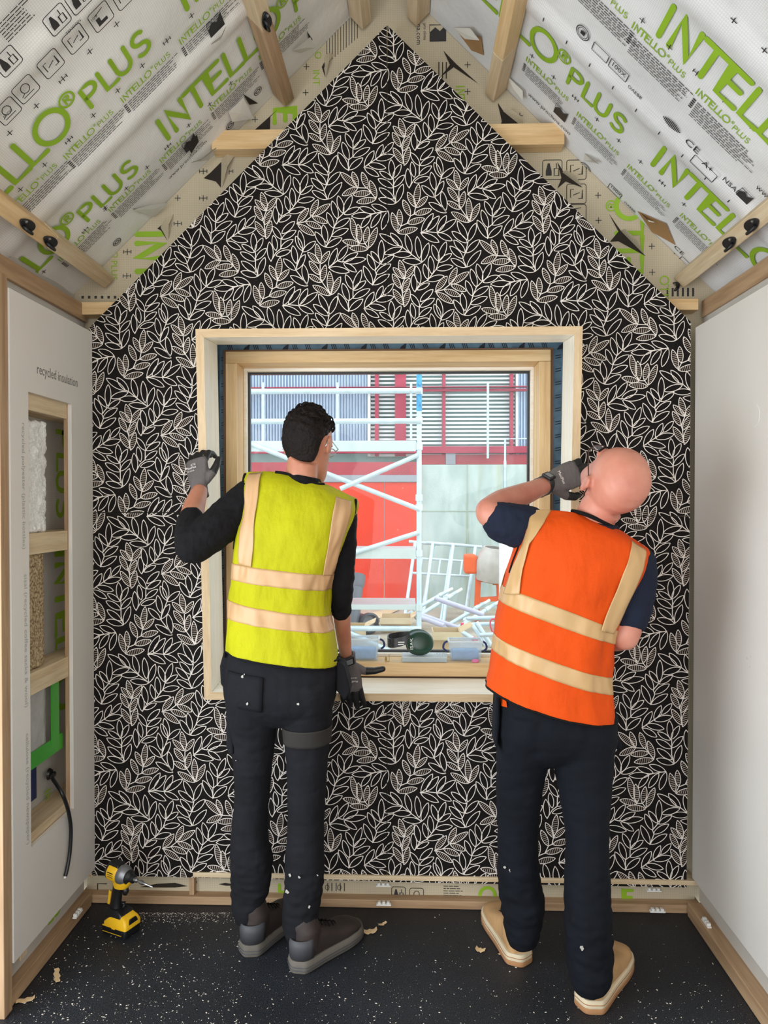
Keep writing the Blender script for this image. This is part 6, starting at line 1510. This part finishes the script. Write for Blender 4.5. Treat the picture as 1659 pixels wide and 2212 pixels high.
# ------------------------------------------------------------------ bald person in the orange vest
def person_b():
    t = thing('person', 'bald person in glasses and an orange vest looking up, gripping the frame on its right', 'person', V(up(1200, 1600, 2.2).x, 2.25, 0))
    vest = Surf([(1051, 1477, 1320, 1546, 2.20, .162, -.012), (1061, 1428, 1317, 1500, 2.20, .152, -.008), (1068, 1385, 1317, 1452, 2.195, .144, -.004), (1074, 1340, 1319, 1408, 2.19, .140), (1083, 1295, 1324, 1368, 2.185, .137), (1092, 1260, 1347, 1310, 2.18, .135), (1102, 1218, 1376, 1255, 2.175, .135), (1111, 1172, 1393, 1222, 2.17, .128, .010), (1120, 1132, 1399, 1200, 2.17, .100, .032), (1131, 1106, 1396, 1188, 2.175, .045, .042)], 2.5, wrk(5.7, .0095, 2.7, 4.5))
    torso = MB(); vest.loft(torso, 30, 32, -.008, .92)
    HT = frame_T(up(1323, 1046, 2.12), (.03, .40, .92), (.30, -.88, .38)); hs = .98
    body = MB(); body.v, body.f, body.m = torso.v, torso.f, torso.m
    head_geo(body, HT, hs)
    body.tube([HT @ V(0, -.045, -.035), up(1293, 1102, 2.15), up(1285, 1122, 2.165), up(1278, 1150, 2.175)], [.058, .058, .058, .055], 20)
    limb(body, [(1130, 1140, 2.175, .055), (1092, 1125, 2.17, .050), (1062, 1112, 2.17, .042), (1056, 1104, 2.18, .040)]); limb(body, [(1056, 1104, 2.18, .040), (1085, 1085, 2.25, .040), (1130, 1068, 2.34, .036), (1178, 1048, 2.43, .027)])
    limb(body, [(1372, 1215, 2.165, .055), (1370, 1290, 2.15, .048), (1350, 1375, 2.14, .040)]); limb(body, [(1352, 1366, 2.14, .041), (1330, 1378, 2.22, .040), (1305, 1360, 2.33, .034), (1285, 1335, 2.44, .026)])
    limb(body, [(1130, 1560, 2.22, .075), (1120, 1750, 2.25, .055), (1125, 2000, 2.30, .04)]); limb(body, [(1260, 1560, 2.20, .075), (1265, 1750, 2.20, .055), (1275, 2060, 2.15, .04)])
    fused('body', body, M['skin_b'], t, .0055, 3)
    eyes(t, HT, hs); glasses(t, HT, hs, mat('brown_glasses_frame', (64, 40, 34), .4))
    st_ = MB()
    tee = MB(); limb(tee, [(1140, 1142, 2.175, .068), (1112, 1134, 2.172, .066), (1085, 1126, 2.17, .060)]); limb(tee, [(1368, 1225, 2.165, .068), (1369, 1270, 2.155, .064), (1360, 1330, 2.148, .056)])
    tee.tube([up(1284, 1126, 2.17), up(1280, 1150, 2.172)], [.066, .085], 20)
    fused('t_shirt', tee, M['tee'], t, .005, 2, folds(8, .0036, 30))
    v = MB(); vest.loft(v, 60, 72, cap0=False); vo = solid(v.build('vest', M['vest_orange'], t, smooth=True), .003)
    s = MB(); 
    for q_ in ((1266, 1298, 1357, 1384), (1370, 1402, 1453, 1487)): solid(vest.band(MB(), *q_).build('reflective_strip', M['strip2'], vo, smooth=True), .0012)
    L1 = [(1152, 1096, 1188, 1100), (1143, 1116, 1172, 1118), (1119, 1180, 1140, 1172), (1104, 1230, 1124, 1222), (1090, 1280, 1114, 1276)]; R1 = [(1347, 1164, 1375, 1184), (1330, 1205, 1362, 1222), (1302, 1272, 1334, 1284), (1270, 1345, 1302, 1356)]
    for b_ in (True, False):
        for q_ in (L1, R1): solid(vest.strap(MB(), q_, back=b_).build('reflective_strip', M['strip2'], vo, smooth=True), .0012)
    bd = MB(); hem = vest.ring(0.0, 60, .001); MB().tube(hem + [hem[0]], .0034, 8).build('hem_binding', M['binding'], vo, smooth=True)
    for sgn, y0, y1 in ((-.985, 1112, 1235), (.985, 1192, 1330)):
        ta, tb2 = vest.tside(y0, sgn > 0), vest.tside(y1, sgn > 0)
        MB().tube([vest.pt(ta + (tb2 - ta) * k / 14, vest.ang(sgn), .002) for k in range(15)], .0036, 8).build('armhole_binding', M['binding'], vo, smooth=True)
    nk = [up(*q_) for q_ in ((1236, 1104, 2.15), (1248, 1106, 2.125), (1264, 1111, 2.106), (1284, 1119, 2.100), (1304, 1128, 2.104), (1318, 1135, 2.12), (1328, 1141, 2.15))]
    bd.tube(smooth_path(nk), .0058, 8); bd.build('neck_binding', M['binding'], vo, smooth=True)
    pel = Surf([(1158, 1650, 1226, 1650, 2.215, .040), (1105, 1628, 1290, 1628, 2.21, .090), (1080, 1600, 1322, 1600, 2.21, .122), (1074, 1560, 1330, 1560, 2.205, .138), (1080, 1512, 1318, 1535, 2.20, .130), (1082, 1470, 1310, 1510, 2.20, .118)], 2.4)
    ll = Surf([(1100, 2038, 1160, 2032, 2.30, .056), (1092, 2015, 1166, 2015, 2.30, .064), (1083, 1960, 1175, 1960, 2.295, .070), (1076, 1900, 1168, 1900, 2.29, .072), (1075, 1800, 1162, 1800, 2.275, .072), (1072, 1700, 1173, 1700, 2.25, .082), (1074, 1620, 1188, 1620, 2.225, .110), (1074, 1575, 1200, 1575, 2.21, .130), (1078, 1530, 1200, 1530, 2.205, .134)], 2.2)
    rl = Surf([(1243, 2138, 1305, 2128, 2.14, .058), (1230, 2112, 1320, 2108, 2.14, .068), (1222, 2040, 1323, 2040, 2.145, .074), (1219, 1960, 1319, 1960, 2.15, .074), (1221, 1880, 1315, 1880, 2.16, .074), (1222, 1800, 1314, 1800, 2.17, .074), (1205, 1700, 1319, 1700, 2.185, .086), (1192, 1620, 1325, 1620, 2.205, .110), (1190, 1575, 1330, 1575, 2.205, .130), (1190, 1530, 1326, 1530, 2.205, .134)], 2.2)
    tr = MB(); pel.loft(tr, 20, 36); ll.loft(tr, 50, 28); rl.loft(tr, 50, 28)
    def tfold(co):
        z = co.z; k = .0025 + .004 * max(0, 1 - abs(z - .2) / .2); return k * (noise.noise(V(co.x * 11, co.y * 11 + 7, z * 34)) + .6 * noise.noise(V(co.x * 34, co.y * 34 + 3, z * 52)))
    to = fused('trousers', tr, M['trouser_b'], t, .0055, 3, tfold)
    m_ = MB().prism([up(x, y, 2.16) for x, y in ((1316, 1566), (1332, 1580), (1346, 1612), (1340, 1626), (1320, 1606))], (0, .10, 0)); m_.build('side_pocket', M['trouser_b'], to, bevel=.008)
    m_ = MB().prism([up(x, y, 2.15) for x, y in ((1072, 1510), (1080, 1500), (1080, 1560), (1074, 1625), (1068, 1600))], (0, .08, 0)); m_.build('side_pocket', M['trouser_b'], to, bevel=.006)
    bg_ = MB(); c = up(1086, 1508, 2.06); bg_.prism([pel.pt(*(lambda q_: (q_[0], pel.ang(q_[1])))(pel.ts(x, y)), .004) for x, y in ((1081, 1504), (1085, 1499), (1090, 1503), (1091, 1514), (1082, 1517))], (0, -.002, 0)); bg_.build('orange_badge', M['vest_orange'], to)
    specks(to, [(ll.pt(*(lambda q_: (q_[0], ll.ang(q_[1])))(ll.ts(x, y)), .006), r) for x, y, r in ((1089, 1853, .007), (1097, 1857, .005))] + [(rl.pt(*(lambda q_: (q_[0], rl.ang(q_[1])))(rl.ts(x, y)), .006), r) for x, y, r in ((1247, 2016, .008), (1320, 1651, .003))])
    TL = frame_T(up(1184, 1046, 2.430), (.90, .12, .36), (.10, -.97, .20))
    glove(t, TL, 1, [(14, 36, 34), (16, 38, 34), (18, 40, 34), (22, 42, 34)], [((.75, .55, -.2), .030), ((.35, .8, -.45), .034), ((-.1, .6, -.7), .026)], text=[('MaxiFlex', .013, -.026, .040)], s=1.1)
    watch(t, up(1178, 1048, 2.43), up(1190, 1043, 2.45) - up(1150, 1060, 2.38), .030, (-.3, -.85, .45))
    TR_ = frame_T(up(1280, 1330, 2.445), (-.35, .75, .5), (.85, .1, .4))
    glove(t, TR_, -1, [(20, 30, 20), (20, 30, 20), (22, 32, 20), (24, 32, 20)], [((.7, .6, -.3), .032), ((.3, .9, -.2), .034), ((.1, .9, -.4), .026)])
    h1 = upz(1126, 2088, 0); boot(t, (h1.x, h1.y), math.radians(10), up(1128, 2030, 2.30), M['boot_b'], M['sole_b'], M['mid_b'], None, sc_=1.04)
    h2 = upz(1268, 2188, 0); boot(t, (h2.x, h2.y), math.radians(-32), up(1274, 2125, 2.14), M['boot_b'], M['sole_b'], M['mid_b'], None, sc_=1.08)
person_b()
